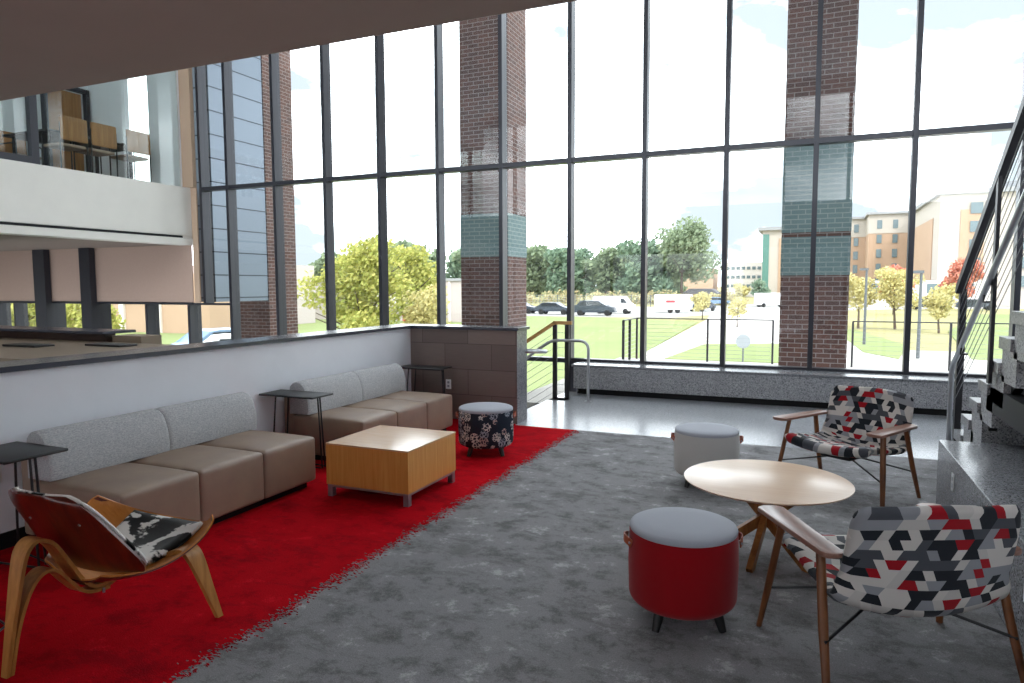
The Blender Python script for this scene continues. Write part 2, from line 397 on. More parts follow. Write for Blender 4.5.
def world_inv(o):
    mm = mat_of(o)
    while o.parent is not None:
        o = o.parent; mm = mat_of(o) @ mm
    return mm.inverted()
def tag(o, label=None, cat=None, group=None, kind=None):
    if label: o['label'] = label
    if cat: o['category'] = cat
    if group: o['group'] = group
    if kind: o['kind'] = kind
    return o
def thing(name, label, cat, loc=(0, 0, 0), rz=0, group=None, kind=None):
    o = bpy.data.objects.new(name, None); COL.objects.link(o); o.location = loc; o.rotation_euler = (0, 0, rz); o.empty_display_size = .1
    return tag(o, label, cat, group, kind)
def kids(o): return [c for c in list(COL.objects) if c.parent == o]
def dup(root, loc, rz=None, label=None, group=None, scale=None):
    def cp(o, parent):
        c = o.copy(); COL.objects.link(c); c.parent = parent
        for k in TREE.get(o.name, []): cp(bpy.data.objects[k], c)
        return c
    TREE = {}
    for o in COL.objects:
        if o.parent: TREE.setdefault(o.parent.name, []).append(o.name)
    r = cp(root, None); r.location = loc
    if rz is not None: r.rotation_euler = (0, 0, rz)
    if scale is not None: r.scale = (scale,)*3 if isinstance(scale, (int, float)) else scale
    if label: r['label'] = label
    if group: r['group'] = group
    return r
def struct(name, mb, mat, label=None, cat=None, parent=None, **kw):
    o = mb.build(name, mat, parent, **kw)
    if parent is None: tag(o, label, cat, kind='structure')
    return o

# ================================================================= THE ROOM
PX = -4.51       # room face of the low white wall
RY = 7.31        # room face of the tiled return wall
WY = 10.15       # inner face of the curtain wall
# floors
edge = []
y = -5.0
while y < 7.25:
    edge.append((-2.34+.03*noise.noise(Vector((0, y*3, 0)))+random.uniform(-.022, .022)*random.random(), y)); y += .006
edge.append((-2.34, 7.25))
struct('floor', MB().prism([(PX, -5)]+edge+[(-3.09, 7.25), (-3.09, RY), (PX, RY)], -.02, 0), 'red_carpet', 'red carpet band running beside the low white wall and sofas', 'carpet', smooth=0)
struct('floor', MB().prism([(p[0], p[1]) for p in edge]+[(5, 7.25), (5, -5)], -.02, 0), 'grey_carpet', 'mottled grey carpet under the round table and lounge chairs', 'carpet', smooth=0)
struct('floor', MB().box(-3.09, 7.25, -.05, 5, 9.05, 0).box(-3.35, 7.61, -.05, -3.09, 9.3, 0).box(-3.35, 9.05, -.05, 5, 9.9, 0), 'terrazzo_floor', 'polished grey terrazzo floor strip along the window bench', 'floor', smooth=0)
# stray fibres where the two carpets meet
fb = MB()
for k in range(1100):
    yy = random.uniform(.8, 7.2); xx = -2.34+.03*noise.noise(Vector((0, yy*3, 0)))+abs(random.gauss(0, .026)); a = random.uniform(-.5, .5)
    l = random.uniform(.003, .010); fb.bar((xx-l*math.cos(a), yy-l*math.sin(a), .001), (xx+l*math.cos(a), yy+l*math.sin(a), .001), .003, .002)
tag(fb.build('carpet_fringe', 'red_carpet', loc=(-2.34, 4, 0), smooth=0), 'ragged fringe of red tufts scattered along the edge where red carpet meets grey', 'carpet edge', kind='stuff')
fb = MB()
for k in range(1100):
    yy = random.uniform(.8, 7.2); xx = -2.34+.03*noise.noise(Vector((0, yy*3, 0)))-abs(random.gauss(0, .026)); a = random.uniform(-.5, .5)
    l = random.uniform(.003, .010); fb.bar((xx-l*math.cos(a), yy-l*math.sin(a), .001), (xx+l*math.cos(a), yy+l*math.sin(a), .001), .003, .002)
tag(fb.build('carpet_fringe', 'grey_carpet', loc=(-2.34, 4, 0), smooth=0), 'ragged fringe of grey tufts scattered into the red edge', 'carpet edge', kind='stuff')

# low wall, its cap, the tiled return
struct('wall_left', MB().box(PX-.3, -5, -.05, PX, RY, 1.085), 'white_wall', 'low white partition wall behind the sofas', 'wall', smooth=0)
struct('wall_return', MB().box(PX-.3, RY, -1.9, -3.09, RY+.30, 1.085), 'tile', 'short return wall faced with brown stone tiles', 'wall', smooth=0)
struct('wall_cap', MB().prism([(PX-.33, -5), (PX+.03, -5), (PX+.03, RY-.03), (-3.06, RY-.03), (-3.06, RY+.33), (PX-.33, RY+.33)], 1.085, 1.12, .004), 'cap', 'dark polished cap along the low walls', 'wall cap', smooth=0)
struct('wall_return', MB().box(-3.09, RY, -1.9, -3.085, RY+.30, 1.085), 'terrazzo_top', 'smooth grey end face of the tiled return wall', 'wall', smooth=0)
struct('baseboard_left', MB().box(PX, -5, 0, PX+.012, RY, .10), 'black_paint', 'black base along the white partition wall', 'baseboard', smooth=0)
# void of the stair down
struct('wall_stairwell', MB().box(-9, 7.2, -1.95, PX-.3, 7.3, -.02), 'cream_wall', 'stairwell wall beyond the low partition', 'wall', smooth=0)
struct('floor', MB().box(-18, 7.3, -2.0, -3.3, WY+.2, -1.9), 'terrazzo_floor', 'lower lobby floor at the foot of the stair', 'floor', smooth=0)
struct('floor', MB().box(-18, -5, -.3, PX-.3, 7.3, -.05), 'terrazzo_floor', 'floor beyond the low partition around the counter', 'floor', smooth=0)
struct('wall_stairwell', MB().box(-3.34, 7.61, -1.95, -3.30, WY+.1, -.051), 'cream_wall', 'face of the floor slab at the stair opening', 'wall', smooth=0)

# window bench
be = thing('window_bench', 'long speckled terrazzo bench running under the window wall', 'bench', (-3.19, 9.7, 0), kind='structure')
MB().box(-3.19, 9.70, .085, 5, WY+.06, .405, .004).build('bench_front', 'terrazzo', be, world=True, smooth=0)
MB().box(-3.22, 9.685, .405, 5, WY+.06, .44, .004).build('bench_top', 'terrazzo_top', be, world=True, smooth=0)
MB().box(-3.15, 9.76, 0, 5, WY, .085).build('plinth', 'black_paint', be, world=True, smooth=0)

# curtain wall
X_M = [1.13-1.145*k for k in range(-3, 12)]
ZT = 8.4
w1 = thing('window_1', 'tall dark framed glass window wall', 'window', (-3, WY, 0), kind='structure')
for x in X_M:
    xx = max(x, -11.0)
    z0 = .44 if x > -3.4 else (-1.9 if x > -10 else 1.28)
    if x < -10.0 and x > -10.5: z0 = -1.9
    MB().box(xx, WY, z0, xx+.065, WY+.15, ZT, .003).box(xx+.012, WY+.15, z0, xx+.053, WY+.22, ZT).build('mullion', 'mullion', w1, world=True, smooth=0)
xr = X_M[0]
MB().box(-11.0, WY+.006, 3.462, xr, WY+.15, 3.535, .003).box(-11.0, WY+.15, 3.48, xr, WY+.21, 3.522).build('transom', 'mullion', w1, world=True, smooth=0)
MB().box(-3.4, WY+.02, .44, xr, WY+.15, .475).box(-3.4, WY+.15, .30, xr, WY+.2, .47).build('sill', 'mullion', w1, world=True, smooth=0)
MB().box(-10.3, WY+.012, .41, -3.19, WY+.15, .475).build('transom', 'mullion', w1, world=True, smooth=0)
MB().box(-3.47, WY, -1.9, -3.28, WY+.15, .44).build('mullion', 'mullion', w1, world=True, smooth=0)
MB().box(-17.6, WY-.01, 1.245, -10.25, WY+.15, 1.285, .003).build('transom', 'mullion', w1, world=True, smooth=0)
MB().box(-17.6, WY, -1.9, -3.3, WY+.15, -1.8).build('sill', 'mullion', w1, world=True, smooth=0)
MB().box(-17.6, WY, ZT-.1, xr, WY+.15, ZT).build('head_frame', 'mullion', w1, world=True, smooth=0)
for xa, xb in ((-16.93, -16.87), (-15.86, -15.6), (-14.35, -14.1), (-12.64, -12.57), (-11.44, -11.37), (-17.6, -17.5)):
    MB().box(xa, WY, -1.9, xb, WY+.28 if xb-xa < .2 else WY+.33, 1.25).build('mullion', 'mullion', w1, world=True, smooth=0)
xs = sorted(max(x, -11.0) for x in X_M)
for a, b in zip(xs[:-1], xs[1:]):
    lo = .475 if a > -3.5 else .47
    if b > -10.4: MB().box(a+.06, WY+.09, lo, b+.005, WY+.10, 3.475).build('pane', 'glass', w1, world=True, smooth=0)
    else: MB().box(a+.06, WY+.09, 1.285, b+.005, WY+.10, 3.475).build('pane', 'glass', w1, world=True, smooth=0)
    MB().box(a+.06, WY+.09, 3.53, b+.005, WY+.10, ZT-.1).build('pane', 'glass', w1, world=True, smooth=0)
    if a < -3.5 and b > -10.4: MB().box(a+.06, WY+.09, -1.8, b+.005, WY+.10, .41).build('pane', 'glass', w1, world=True, smooth=0)
for a, b in ((-17.5, -16.93), (-16.87, -15.86), (-15.6, -14.35), (-14.1, -12.64), (-12.57, -11.44), (-11.37, -10.32)):
    MB().box(a, WY+.09, -1.8, b, WY+.10, 1.245).build('pane', 'glass', w1, world=True, smooth=0)

# second floor wing on the left
FX = -11.2
struct('wall_fascia', MB().box(FX-.25, -3, 2.6, FX, WY, 3.53).box(FX-.2, -3, 2.55, FX-.02, WY, 2.6), 'cream_wall', 'cream band of the upper floor edge below the glass', 'wall', smooth=0)
struct('trim_1', MB().box(FX-.3, -3, 2.42, FX+.02, WY, 2.545), 'cream_wall', 'pale trim board along the bottom of the upper floor edge', 'trim', smooth=0)
struct('trim_2', MB().box(FX-.01, -3, 2.552, FX-.003, WY-.25, 2.592), 'slot', 'dark slot diffuser line in the fascia', 'trim', smooth=0)
struct('ceiling', MB().box(-17.8, -3, 2.435, FX-.3, WY, 3.5), 'under_soffit', 'dark taupe ceiling under the upper floor', 'ceiling', smooth=0)
struct('trim_3', MB().box(FX+.005, WY-.03, 1.285, FX+.15, WY-.005, 3.53).box(FX-.14, WY-.10, 3.53, FX+.15, WY-.01, 8.4), 'pilaster', 'beige pilaster where the upper floor meets the window', 'pilaster', smooth=0)
for a, b in ((-17.55, -15.72), (-15.50, -14.20), (-14.02, -11.19)):
    s = thing('roller_shade', {-17.55: 'leftmost beige roller shade lowered under the upper floor', -15.50: 'narrow beige roller shade between the two dark columns', -14.02: 'wide beige roller shade next to the beige pilaster'}[a], 'roller shade', ((a+b)/2, WY-.06, 1.29), group='roller shades under the upper floor')
    MB().box(a, WY-.07, 1.29, b, WY-.05, 2.43).build('shade_cloth', 'shade', s, world=True, smooth=0)
    MB().box(a, WY-.085, 1.262, b, WY-.04, 1.295, .004).build('hem_bar', 'mullion', s, world=True, smooth=0)
struct('pillar_1', MB().box(-15.80, WY-.22, -1.9, -15.42, WY-.09, 2.43), 'mullion', 'dark steel column left of the narrow shade', 'column', smooth=0)
struct('pillar_2', MB().box(-14.28, WY-.22, -1.9, -13.96, WY-.09, 2.43), 'mullion', 'dark steel column right of the narrow shade', 'column', smooth=0)
# upper room behind glass
struct('floor', MB().box(-17.8, -3, 3.5, FX-.25, WY, 3.56), 'under_soffit', 'floor of the upper room', 'floor', smooth=0)
struct('wall_upper', MB().box(-13.9, -3, 3.56, -13.8, WY, 6.6), 'white_wall', 'white back wall of the upper room', 'wall', smooth=0)
struct('wall_upper', MB().box(-16, 9.99, 3.56, -12.75, 10.08, 6.6).box(-12.1, 9.99, 3.56, FX-.12, 10.08, 6.6), 'white_wall', 'white end wall of the upper room', 'wall', smooth=0)
struct('ceiling', MB().box(-17.8, -3, 6.6, FX, WY, 6.7), 'white_wall', 'white ceiling of the upper room', 'ceiling', smooth=0)
struct('wall_above', MB().box(FX-.25, -3, 6.7, FX, WY, 8.4), 'white_wall', 'white wall above the upper room glass', 'wall', smooth=0)
w2 = thing('window_2', 'interior glass front of the upper floor room', 'window', (FX, 7, 3.5), kind='structure')
MB().box(FX-.12, 7.14, 3.53, FX-.02, 7.26, 6.6, .004).build('frame', 'mullion', w2, world=True, smooth=0)
MB().box(FX-.12, -3, 3.53, FX-.02, 7.14, 3.64, .004).build('sill', 'mullion', w2, world=True, smooth=0)
for a, b in ((-3, 5.0), (5.01, 6.3), (6.31, 7.14), (7.26, 8.17), (8.18, 9.10), (9.11, 9.98)):
    MB().box(FX-.10, a, 3.53 if a > 7 else 3.66, FX-.088, b, 6.6).build('pane', 'glass_green', w2, world=True, smooth=0)
# partition & door in the upper room
d1 = thing('door_1', 'oak door in a dark frame in the upper room', 'door', (-13.75, 9.4, 3.56), kind='structure')
MB().box(-13.8, 9.0, 3.56, -13.7, 9.08, 5.62).box(-13.8, 9.86, 3.56, -13.7, 9.94, 5.62).box(-13.8, 9.0, 5.54, -13.7, 9.94, 5.62).build('door_frame', 'mullion', d1, world=True, smooth=0)
MB().box(-13.79, 9.08, 3.56, -13.74, 9.78, 5.50).build('door_leaf', 'door_wood', d1, world=True, smooth=0)

# overhead slab above the camera, far envelope
struct('ceiling', MB().box(-9.2, -5, 2.9, 1.02, 3.135, 3.5), 'soffit', 'brownish underside of the floor slab overhead', 'ceiling', smooth=0)
struct('roof', MB().box(-18, -5.5, 8.4, 5.2, WY+.3, 8.6), 'white_wall', 'roof over the tall lobby', 'roof', smooth=0)
struct('wall_right', MB().box(5, -5.2, -.1, 5.2, WY+.2, 8.4), 'white_wall', 'right side wall of the lobby', 'wall', smooth=0)
struct('wall_far_left', MB().box(-18, -5.2, -2, -17.8, WY+.2, 8.4), 'cream_wall', 'far left wall of the building', 'wall', smooth=0)
struct('wall_back', MB().box(-18, -5.4, -.3, 5.2, -5.2, .5).box(-18, -5.4, 2.75, 5.2, -5.2, 4.2).box(-18, -5.4, .5, -8, -5.2, 2.75).box(-2.2, -5.4, .5, 5.2, -5.2, 2.75).box(-18, -5.4, 7.9, 5.2, -5.2, 8.4), 'white_wall', 'unseen rear wall with openings added for fill light', 'wall', smooth=0)  # out of view; its openings are put in to bring sky fill inside
mb = MB()
for k in range(12): mb.box(-17+k*2.0, -5.4, .5, -16.9+k*2.0, -5.2, 2.75).box(-17+k*2.0, -5.4, 4.2, -16.9+k*2.0, -5.2, 7.9)
struct('fill_window', mb, 'mullion', 'mullions of the rear openings added for fill light', 'window', smooth=0)  # bars across the added, unseen fill openings

# counter beyond the low wall
c = thing('service_counter', 'long dark service counter with taupe top beyond the white partition', 'counter', (-9.5, 5.2, -.05))
MB().box(-13.5, 4.3, .85, -7.0, 6.1, .90, .004).build('worktop', 'counter_top', c, world=True, smooth=0)
MB().box(-13.4, 4.4, -.05, -7.1, 6.1, .85).build('cabinet', 'brown_counter', c, world=True, smooth=0)
MB().box(-13.5, 6.1, -.05, -8.35, 6.25, 1.0).build('raised_panel', 'brown_counter', c, world=True, smooth=0)
MB().box(-13.5, 6.02, 1.0, -8.28, 6.5, 1.035, .004).build('ledge', 'cap', c, world=True, smooth=0)
MB().box(-8.28, 6.15, .55, -7.75, 6.45, .98).build('end_block', 'counter_top', c, world=True, smooth=0)
for (x, y, l) in ((-8.6, 5.3, 'flat dark register pad lying on the counter'), (-7.7, 5.7, 'small dark box lying near the counter end')):
    tag(MB().box(x-.3, y-.12, .9005, x+.3, y+.12, .925, .004).build('counter_mat', 'black_metal', loc=(x, y, .90)), l, 'counter mat')
bn = thing('waste_bin', 'small black bin beside the lower window past the counter end', 'bin', (-11.0, 9.6, -1.9))
MB().prism([(-11.2, 9.4), (-10.8, 9.4), (-10.8, 9.8), (-11.2, 9.8)], -1.9, -.85, .01).build('bin_body', 'black_metal', bn, world=True, smooth=0)
MB().box(-11.23, 9.37, -.85, -10.77, 9.83, -.78, .01).build('lid', 'black_paint', bn, world=True, smooth=0)

# outlets
def outlet(x, y, z, face, label):
    t = thing('wall_outlet', label, 'outlet', (x, y, z))
    if face == 'y':
        MB().box(x-.036, y-.006, z-.058, x+.036, y, z+.058, .003).build('cover_plate', 'outlet', t, world=True)
        for dz in (-.022, .022): MB().box(x-.014, y-.0075, z+dz-.013, x+.014, y-.0055, z+dz+.013).build('socket', 'chrome', t, world=True, smooth=0)
    else:
        s = 1 if face == '+x' else -1
        a, b = sorted((x, x+s*.006)); MB().box(a, y-.036, z-.058, b, y+.036, z+.058, .003).build('cover_plate', 'outlet', t, world=True)
        for dz in (-.022, .022):
            a, b = sorted((x+s*.0055, x+s*.0075)); MB().box(a, y-.014, z+dz-.013, b, y+.014, z+dz+.013).build('socket', 'chrome', t, world=True, smooth=0)
outlet(-3.985, RY, .42, 'y', 'white outlet on the brown tiled return wall')
outlet(PX, 2.54, .47, '+x', 'white outlet on the white partition under the nearest side table')

# ================================================================= FURNITURE
def sofa(y0, y1, label, nb):
    xf = -3.6; xb = PX+.02; n = 3; w = (y1-y0)/n
    t = thing('modular_sofa', label, 'sofa', ((xf+xb)/2, (y0+y1)/2, 0))
    MB().box(xb+.05, y0+.05, 0, xf-.06, y1-.05, .06).build('plinth', 'black_paint', t, world=True, smooth=0)
    for k in range(n):
        MB().cushion(xb+.10, y0+k*w+.001, .055, xf, y0+(k+1)*w-.001, .405, r=.022, crown=.028, n=16, crown_side=.004).build('seat', 'leather', t, world=True, smooth=60)
    MB().cushion(xb, y0+.002, .055, xb+.12, y1-.002, .60, r=.02, n=10).build('back_panel', 'leather', t, world=True, smooth=60)
    wb = (y1-y0)/nb
    for k in range(nb):
        # rounded bolster, leaning a little
        ya, yb = y0+k*wb+.001, y0+(k+1)*wb-.001
        prof = [(-4.20, .425), (-4.192, .47), (-4.20, .56), (-4.225, .64), (-4.25, .69), (-4.285, .718), (-4.33, .727), (-4.38, .715), (-4.41, .685), (-4.42, .62), (-4.42, .425)]
        b = MB(); rings = []
        ys = [ya, ya+.004, ya+.015, ya+.03]+[ya+.03+(yb-ya-.06)*q/8 for q in range(1, 8)]+[yb-.03, yb-.015, yb-.004, yb]
        cx, cz = -4.31, .57
        for yy in ys:
            d = min(yy-ya, yb-yy); s = 1-.07*(max(0, 1-d/.03))**2
            rings.append([b.bm.verts.new((cx+(px-cx)*s, yy, cz+(pz-cz)*s if pz > .43 else pz)) for px, pz in prof])
        k2 = len(prof)
        for i in range(len(rings)-1):
            for q in range(k2): b.bm.faces.new((rings[i][q], rings[i][(q+1) % k2], rings[i+1][(q+1) % k2], rings[i+1][q]))
        b.bm.faces.new(rings[0]); b.bm.faces.new(rings[-1][::-1])
        b.build('back_cushion', 'tweed', t, world=True, smooth=50)
    return t
sofa(2.67, 4.385, 'taupe leather three seat sofa with grey tweed back, nearer the bent wood chair', 2)
sofa(5.02, 6.70, 'taupe leather three seat sofa with grey tweed back, against the tiled return wall', 2)

def end_table(x0, y0, x1, y1, z, label):
    t = thing('side_table', label, 'side table', ((x0+x1)/2, (y0+y1)/2, 0), group='black side tables beside the sofas')
    MB().box(x0, y0, z-.018, x1, y1, z, .007, 3).build('table_top', 'black_metal', t, world=True)
    ym = (y0+y1)/2
    for x, sp, lean, br in ((x1-.05, .016, .035, 1), (x0+.14, .09, -.05, 0)):
        for s in (-1, 1):
            MB().tube([(x, ym+s*sp*.9, z-.018), (x+lean, ym+s*(sp*1.0+.004), .004)], .0075, 8).build('leg', 'black_metal', t, world=True)
    MB().tube([(x1-.02, ym-.035, .008), (x0+.10, ym-.09, .008)], .006, 6).tube([(x1-.02, ym+.035, .008), (x0+.10, ym+.09, .008)], .006, 6).build('floor_bar', 'black_metal', t, world=True)
    return t
end_table(-4.48, 2.30, -4.00, 2.66, .655, 'black metal side table at the near end of the nearer sofa')
end_table(-4.50, 4.72, -3.90, 5.01, .65, 'black metal side table between the two sofas')
end_table(-4.46, 6.88, -3.86, 7.18, .655, 'black metal side table in the corner by the tiled return wall')

# coffee table
t = thing('coffee_table', 'low square maple coffee table with grey metal feet on the red carpet', 'coffee table', (-2.97, 4.58, 0), math.radians(0))
x0, y0, x1, y1 = -3.36, 4.205, -2.632, 4.935
MB().box(x0, y0, .095, x1, y1, .402, .002).build('body', 'maple_v', t, world=True, smooth=0)
MB().box(x0-.002, y0-.002, .402, x1+.002, y1+.002, .414, .002).build('table_top', 'maple_top', t, world=True, smooth=0)
MB().box(x0+.005, y0+.005, .075, x1-.005, y1-.005, .095, .002).build('base_frame', 'chrome', t, world=True, smooth=0)
for px in (x0+.005, x1-.05):
    for py in (y0+.005, y1-.05): MB().box(px, py, 0, px+.045, py+.045, .08, .002).build('leg', 'chrome', t, world=True, smooth=0)

# ottomans
def ottoman(x, y, r, h, mat, label, ang):
    t = thing('ottoman', label, 'ottoman', (x, y, 0), ang)
    zb = .085; rb = .045
    prof = [(0, zb)]+[(r-rb+rb*math.sin(a*PI/16), zb+rb-rb*math.cos(a*PI/16)) for a in range(0, 9)]+[(r+.004, (zb+h)/2), (r, h-.04), (r-.003, h-.03), (0, h-.03)]
    b = MB(); b.lathe(prof, 64)
    uvl = b.bm.loops.layers.uv.verify()
    for f in b.bm.faces:
        for l in f.loops:
            c_ = l.vert.co; cc = f.calc_center_median(); a0 = math.atan2(cc.y, cc.x); a1 = math.atan2(c_.y, c_.x)
            if a1-a0 > PI: a1 -= 2*PI
            if a0-a1 > PI: a1 += 2*PI
            l[uvl].uv = (a1*r, c_.z)
    b.has_uv = True
    bmesh.ops.recalc_face_normals(b.bm, faces=b.bm.faces[:])
    b.build('body', mat, t, smooth=50)
    q = .022
    prof = [(0, h-.03)]+[(r-q+q*math.sin(a*PI/8), h-.012-q*.5+q*.5*(-math.cos(a*PI/8))) for a in range(0, 9)]+[(r*.6, h+.004), (0, h+.006)]
    b = MB(); b.lathe([(0, h-.03), (r-.004, h-.03), (r-.001, h-.018), (r-.006, h-.007), (r-.02, h), (r*.6, h+.004), (0, h+.006)], 64)
    b.build('top_pad', 'top_vinyl', t, smooth=50)
    for k, a in enumerate((45, 135, 225, 315)):
        a = math.radians(a); ca, sa = math.cos(a), math.sin(a); rr = r*.78
        MB().tube([(ca*rr*.93, sa*rr*.93, zb+.01), (ca*(rr+.022), sa*(rr+.022), 0)], .027, 14, .017).build('leg', 'leg_black', t)
    for s in (-1, 1):   # leather pull: a loop of strap standing off the side
        b = MB(); pts = [(s*(r+.001), -.06, h-.085), (s*(r+.012), -.045, h-.078), (s*(r+.026), -.015, h-.072), (s*(r+.026), .015, h-.072), (s*(r+.012), .045, h-.078), (s*(r+.001), .06, h-.085)]
        for p, p2 in zip(pts[:-1], pts[1:]): b.bar(p, p2, .005, .038)
        hd = b.build('handle', 'leather_tab', t)
        for yy in (-.052, .052): MB().tube([(s*(r+.006), yy, h-.082), (s*(r+.014), yy, h-.082)], .006, 10).build('rivet', 'chrome', hd)
    return t
ottoman(-.530, 3.30, .254, .465, 'red_felt', 'round red ottoman with grey top in front of the round table', math.radians(22))
ottoman(-.735, 5.66, .252, .455, 'grey_felt', 'round pale grey ottoman behind the round table', math.radians(10))
ottoman(-2.83, 5.93, .262, .45, 'blossom', 'round ottoman in dark blossom patterned fabric on the red carpet', math.radians(24))

# round table
t = thing('round_table', 'low round table with pale top and crossed wooden legs', 'table', (-.21, 4.30, 0))
MB().lathe([(0, .428), (.44, .428), (.463, .436), (.474, .444), (.474, .448), (.470, .450), (0, .450)], 96).build('table_top', 'table_top', t, smooth=40)
for k in range(3):
    a = math.radians(20+60*k); ca, sa = math.cos(a), math.sin(a)
    MB().bar((-ca*.34, -sa*.34, 0.0), (ca*.29, sa*.29, .412), .034, .055, .034, .06).build('leg', 'table_leg', t, smooth=0)

# lounge chairs ------------------------------------------------------
def prof_pt(v):
    """side profile (f, z) of the upholstered shell, v 0 front edge .. 1 top of back"""
    K = [(0, .285, .352), (.06, .300, .380), (.14, .27, .392), (.30, .10, .372), (.44, -.07, .330), (.53, -.20, .305), (.61, -.295, .335), (.70, -.33, .44), (.82, -.362, .59), (.94, -.392, .735), (1.0, -.405, .780)]
    for (a, f0, z0), (b, f1, z1), i in zip(K[:-1], K[1:], range(len(K))):
        if v <= b:
            p0 = K[max(i-1, 0)]; p3 = K[min(i+2, len(K)-1)]; t_ = (v-a)/(b-a)
            def cr_(y0, y1, y2, y3): return .5*(2*y1+(y2-y0)*t_+(2*y0-5*y1+4*y2-y3)*t_*t_+(3*y1-y0-3*y2+y3)*t_**3)
            return cr_(p0[1], f0, f1, p3[1]), cr_(p0[2], z0, z1, p3[2])
    return K[-1][1:]
def lounge(x, y, rz, label):
    t = thing('lounge_chair', label, 'armchair', (x, y, 0), rz)
    L = [0]; pv = prof_pt(0); NV = 72
    for j in range(1, NV+1):
        q = prof_pt(j/NV); L.append(L[-1]+math.hypot(q[0]-pv[0], q[1]-pv[1])); pv = q
    def width(v):
        w_ = .340 if v < .6 else .340-.012*((v-.6)/.4)**1.1
        if v > .90: e = (v-.90)/.10; w_ -= .055*(1-math.sqrt(max(0, 1-e*e)))
        if v < .10: e = (.10-v)/.10; w_ -= .05*(1-math.sqrt(max(0, 1-e*e)))
        if .45 < v < .72: w_ += .018*math.sin((v-.45)/.27*PI)
        return w_
    def fn(u, v):
        s = 2*u-1; f, z = prof_pt(v); r = width(v)*s
        bk = min(1, max(0, (v-.5)/.18))
        f += bk*.060*s*s + (1-bk)*(-.045*s*s*max(0, 1-v/.3))
        z += (1-bk)*.030*s*s + .055*s*s*math.exp(-((v-.58)/.14)**2) - (.022*s*s if v > .9 else .022*s*s*max(0, (v-.7)/.2))
        return (r, f, z)
    MB().surf(fn, 40, NV, .05, lambda u, v: ((2*u-1)*width(v)+5, L[min(NV, round(v*NV))]+5)).build('shell', 'blocks', t, smooth=60)
    arms = {}
    for s in (-1, 1):
        pts = []
        # paddle: broad at the front, narrower rounded tail
        for a in range(0, 13):
            an = -PI/2+PI*a/12; pts.append((s*.379+.062*math.sin(an)*1.0, .285+.030*math.cos(an)+.0))
        for a in range(0, 13):
            an = PI/2+PI*a/12; pts.append((s*.356+.045*math.sin(an), -.255+.030*math.cos(an)))
        # bulge the middle of the outline
        MB().prism(pts, .538, .560, .006).build('armrest', 'arm_wood', t, smooth=40)
        MB().tube([(s*.372, .165, .54), (s*.405, .21, .25), (s*.434, .254, 0)], lambda q: .021-.006*q if q > .5 else .019+.002*q, 14, sy=.8).build('leg', 'chair_leg', t)
        MB().tube([(s*.361, -.168, .54), (s*.380, -.25, .25), (s*.398, -.334, 0)], lambda q: .021-.006*q if q > .5 else .019+.002*q, 14, sy=.8).build('leg', 'chair_leg', t)
    for s in (-1, 1):
        MB().tube([(s*.413, .223, .20), (s*.05, .02, .285), (-s*.05, -.06, .285), (-s*.388, -.283, .20)], .0065, 8).build('rod', 'black_metal', t)
    MB().box(-.12, -.16, .285, .12, .14, .318, .01).build('seat_bracket', 'black_metal', t)
    return t
lounge(.322, 3.30, .438, 'lounge chair in geometric fabric, seen from behind in front of the terrazzo ledge')
lounge(.279, 5.823, 2.569, 'lounge chair in geometric fabric facing the round table from the window side')

# bent wood shell chair ----------------------------------------------
t = thing('shell_chair', 'three legged bent wood lounge chair with black and white cowhide pads', 'armchair', (-3.0, 1.68, 0))
def seat_c(v):      # centre line f, z
    return .31+.58*v, .295+.02*v+.075*v**2.5-.035*math.sin(PI*v)
def seat_fn(u, v, k=1.0, lift=0.0):
    s = 2*u-1
    W = (.17+.29*v**.5)*k
    if v > .70: e = (v-.70)/.30; W *= 1-.13*(1-math.sqrt(max(0, 1-e*e)))
    f, z = seat_c(v)
    z += (.125*abs(s*k)**2.4)*(.35+.65*v) + lift
    f += -.17*abs(s*k)**2.0*v + (.02 if v < .3 else 0)*0
    return (W*s, f, z)
MB().surf(lambda u, v: seat_fn(u, v), 36, 28, .007, edge=None).build('seat_shell', 'shell_front', t, smooth=60)
MB().surf(lambda u, v: seat_fn(u, v, 1.0, -.0075), 36, 28, .007, edge=None).build('seat_underside', 'walnut', t, smooth=60)
MB().surf(lambda u, v: seat_fn(u, .24+.70*v, .56, .026), 28, 24, .045).build('seat_pad', 'hide', t, smooth=60)
def back_fn(u, v, k=1.0, off=0.0):
    s = 2*u-1
    W = .338-.085*max(0, v-.25)/.75
    if v > .72: e = (v-.72)/.28; W *= 1-.32*(1-math.sqrt(max(0, 1-e*e)))
    if v < .2: e = (.2-v)/.2; W *= 1-.30*(1-math.sqrt(max(0, 1-e*e)))
    W *= k; z = .335+.40*(.5+(v-.5)*(1 if k == 1 else .96)); f = .345-.55*(z-.335)
    n_f, n_z = .876, .482
    return (.03-.06*v+W*s, f+.07*(s*k)**2+off*n_f, z+off*n_z-.02*s*s*v)
MB().surf(lambda u, v: back_fn(u, v), 32, 28, .012, edge=None).build('back_shell', 'walnut', t, smooth=60)
MB().surf(lambda u, v: back_fn(u, v, .985, .022), 32, 28, .030).build('back_pad', 'hide', t, smooth=60)
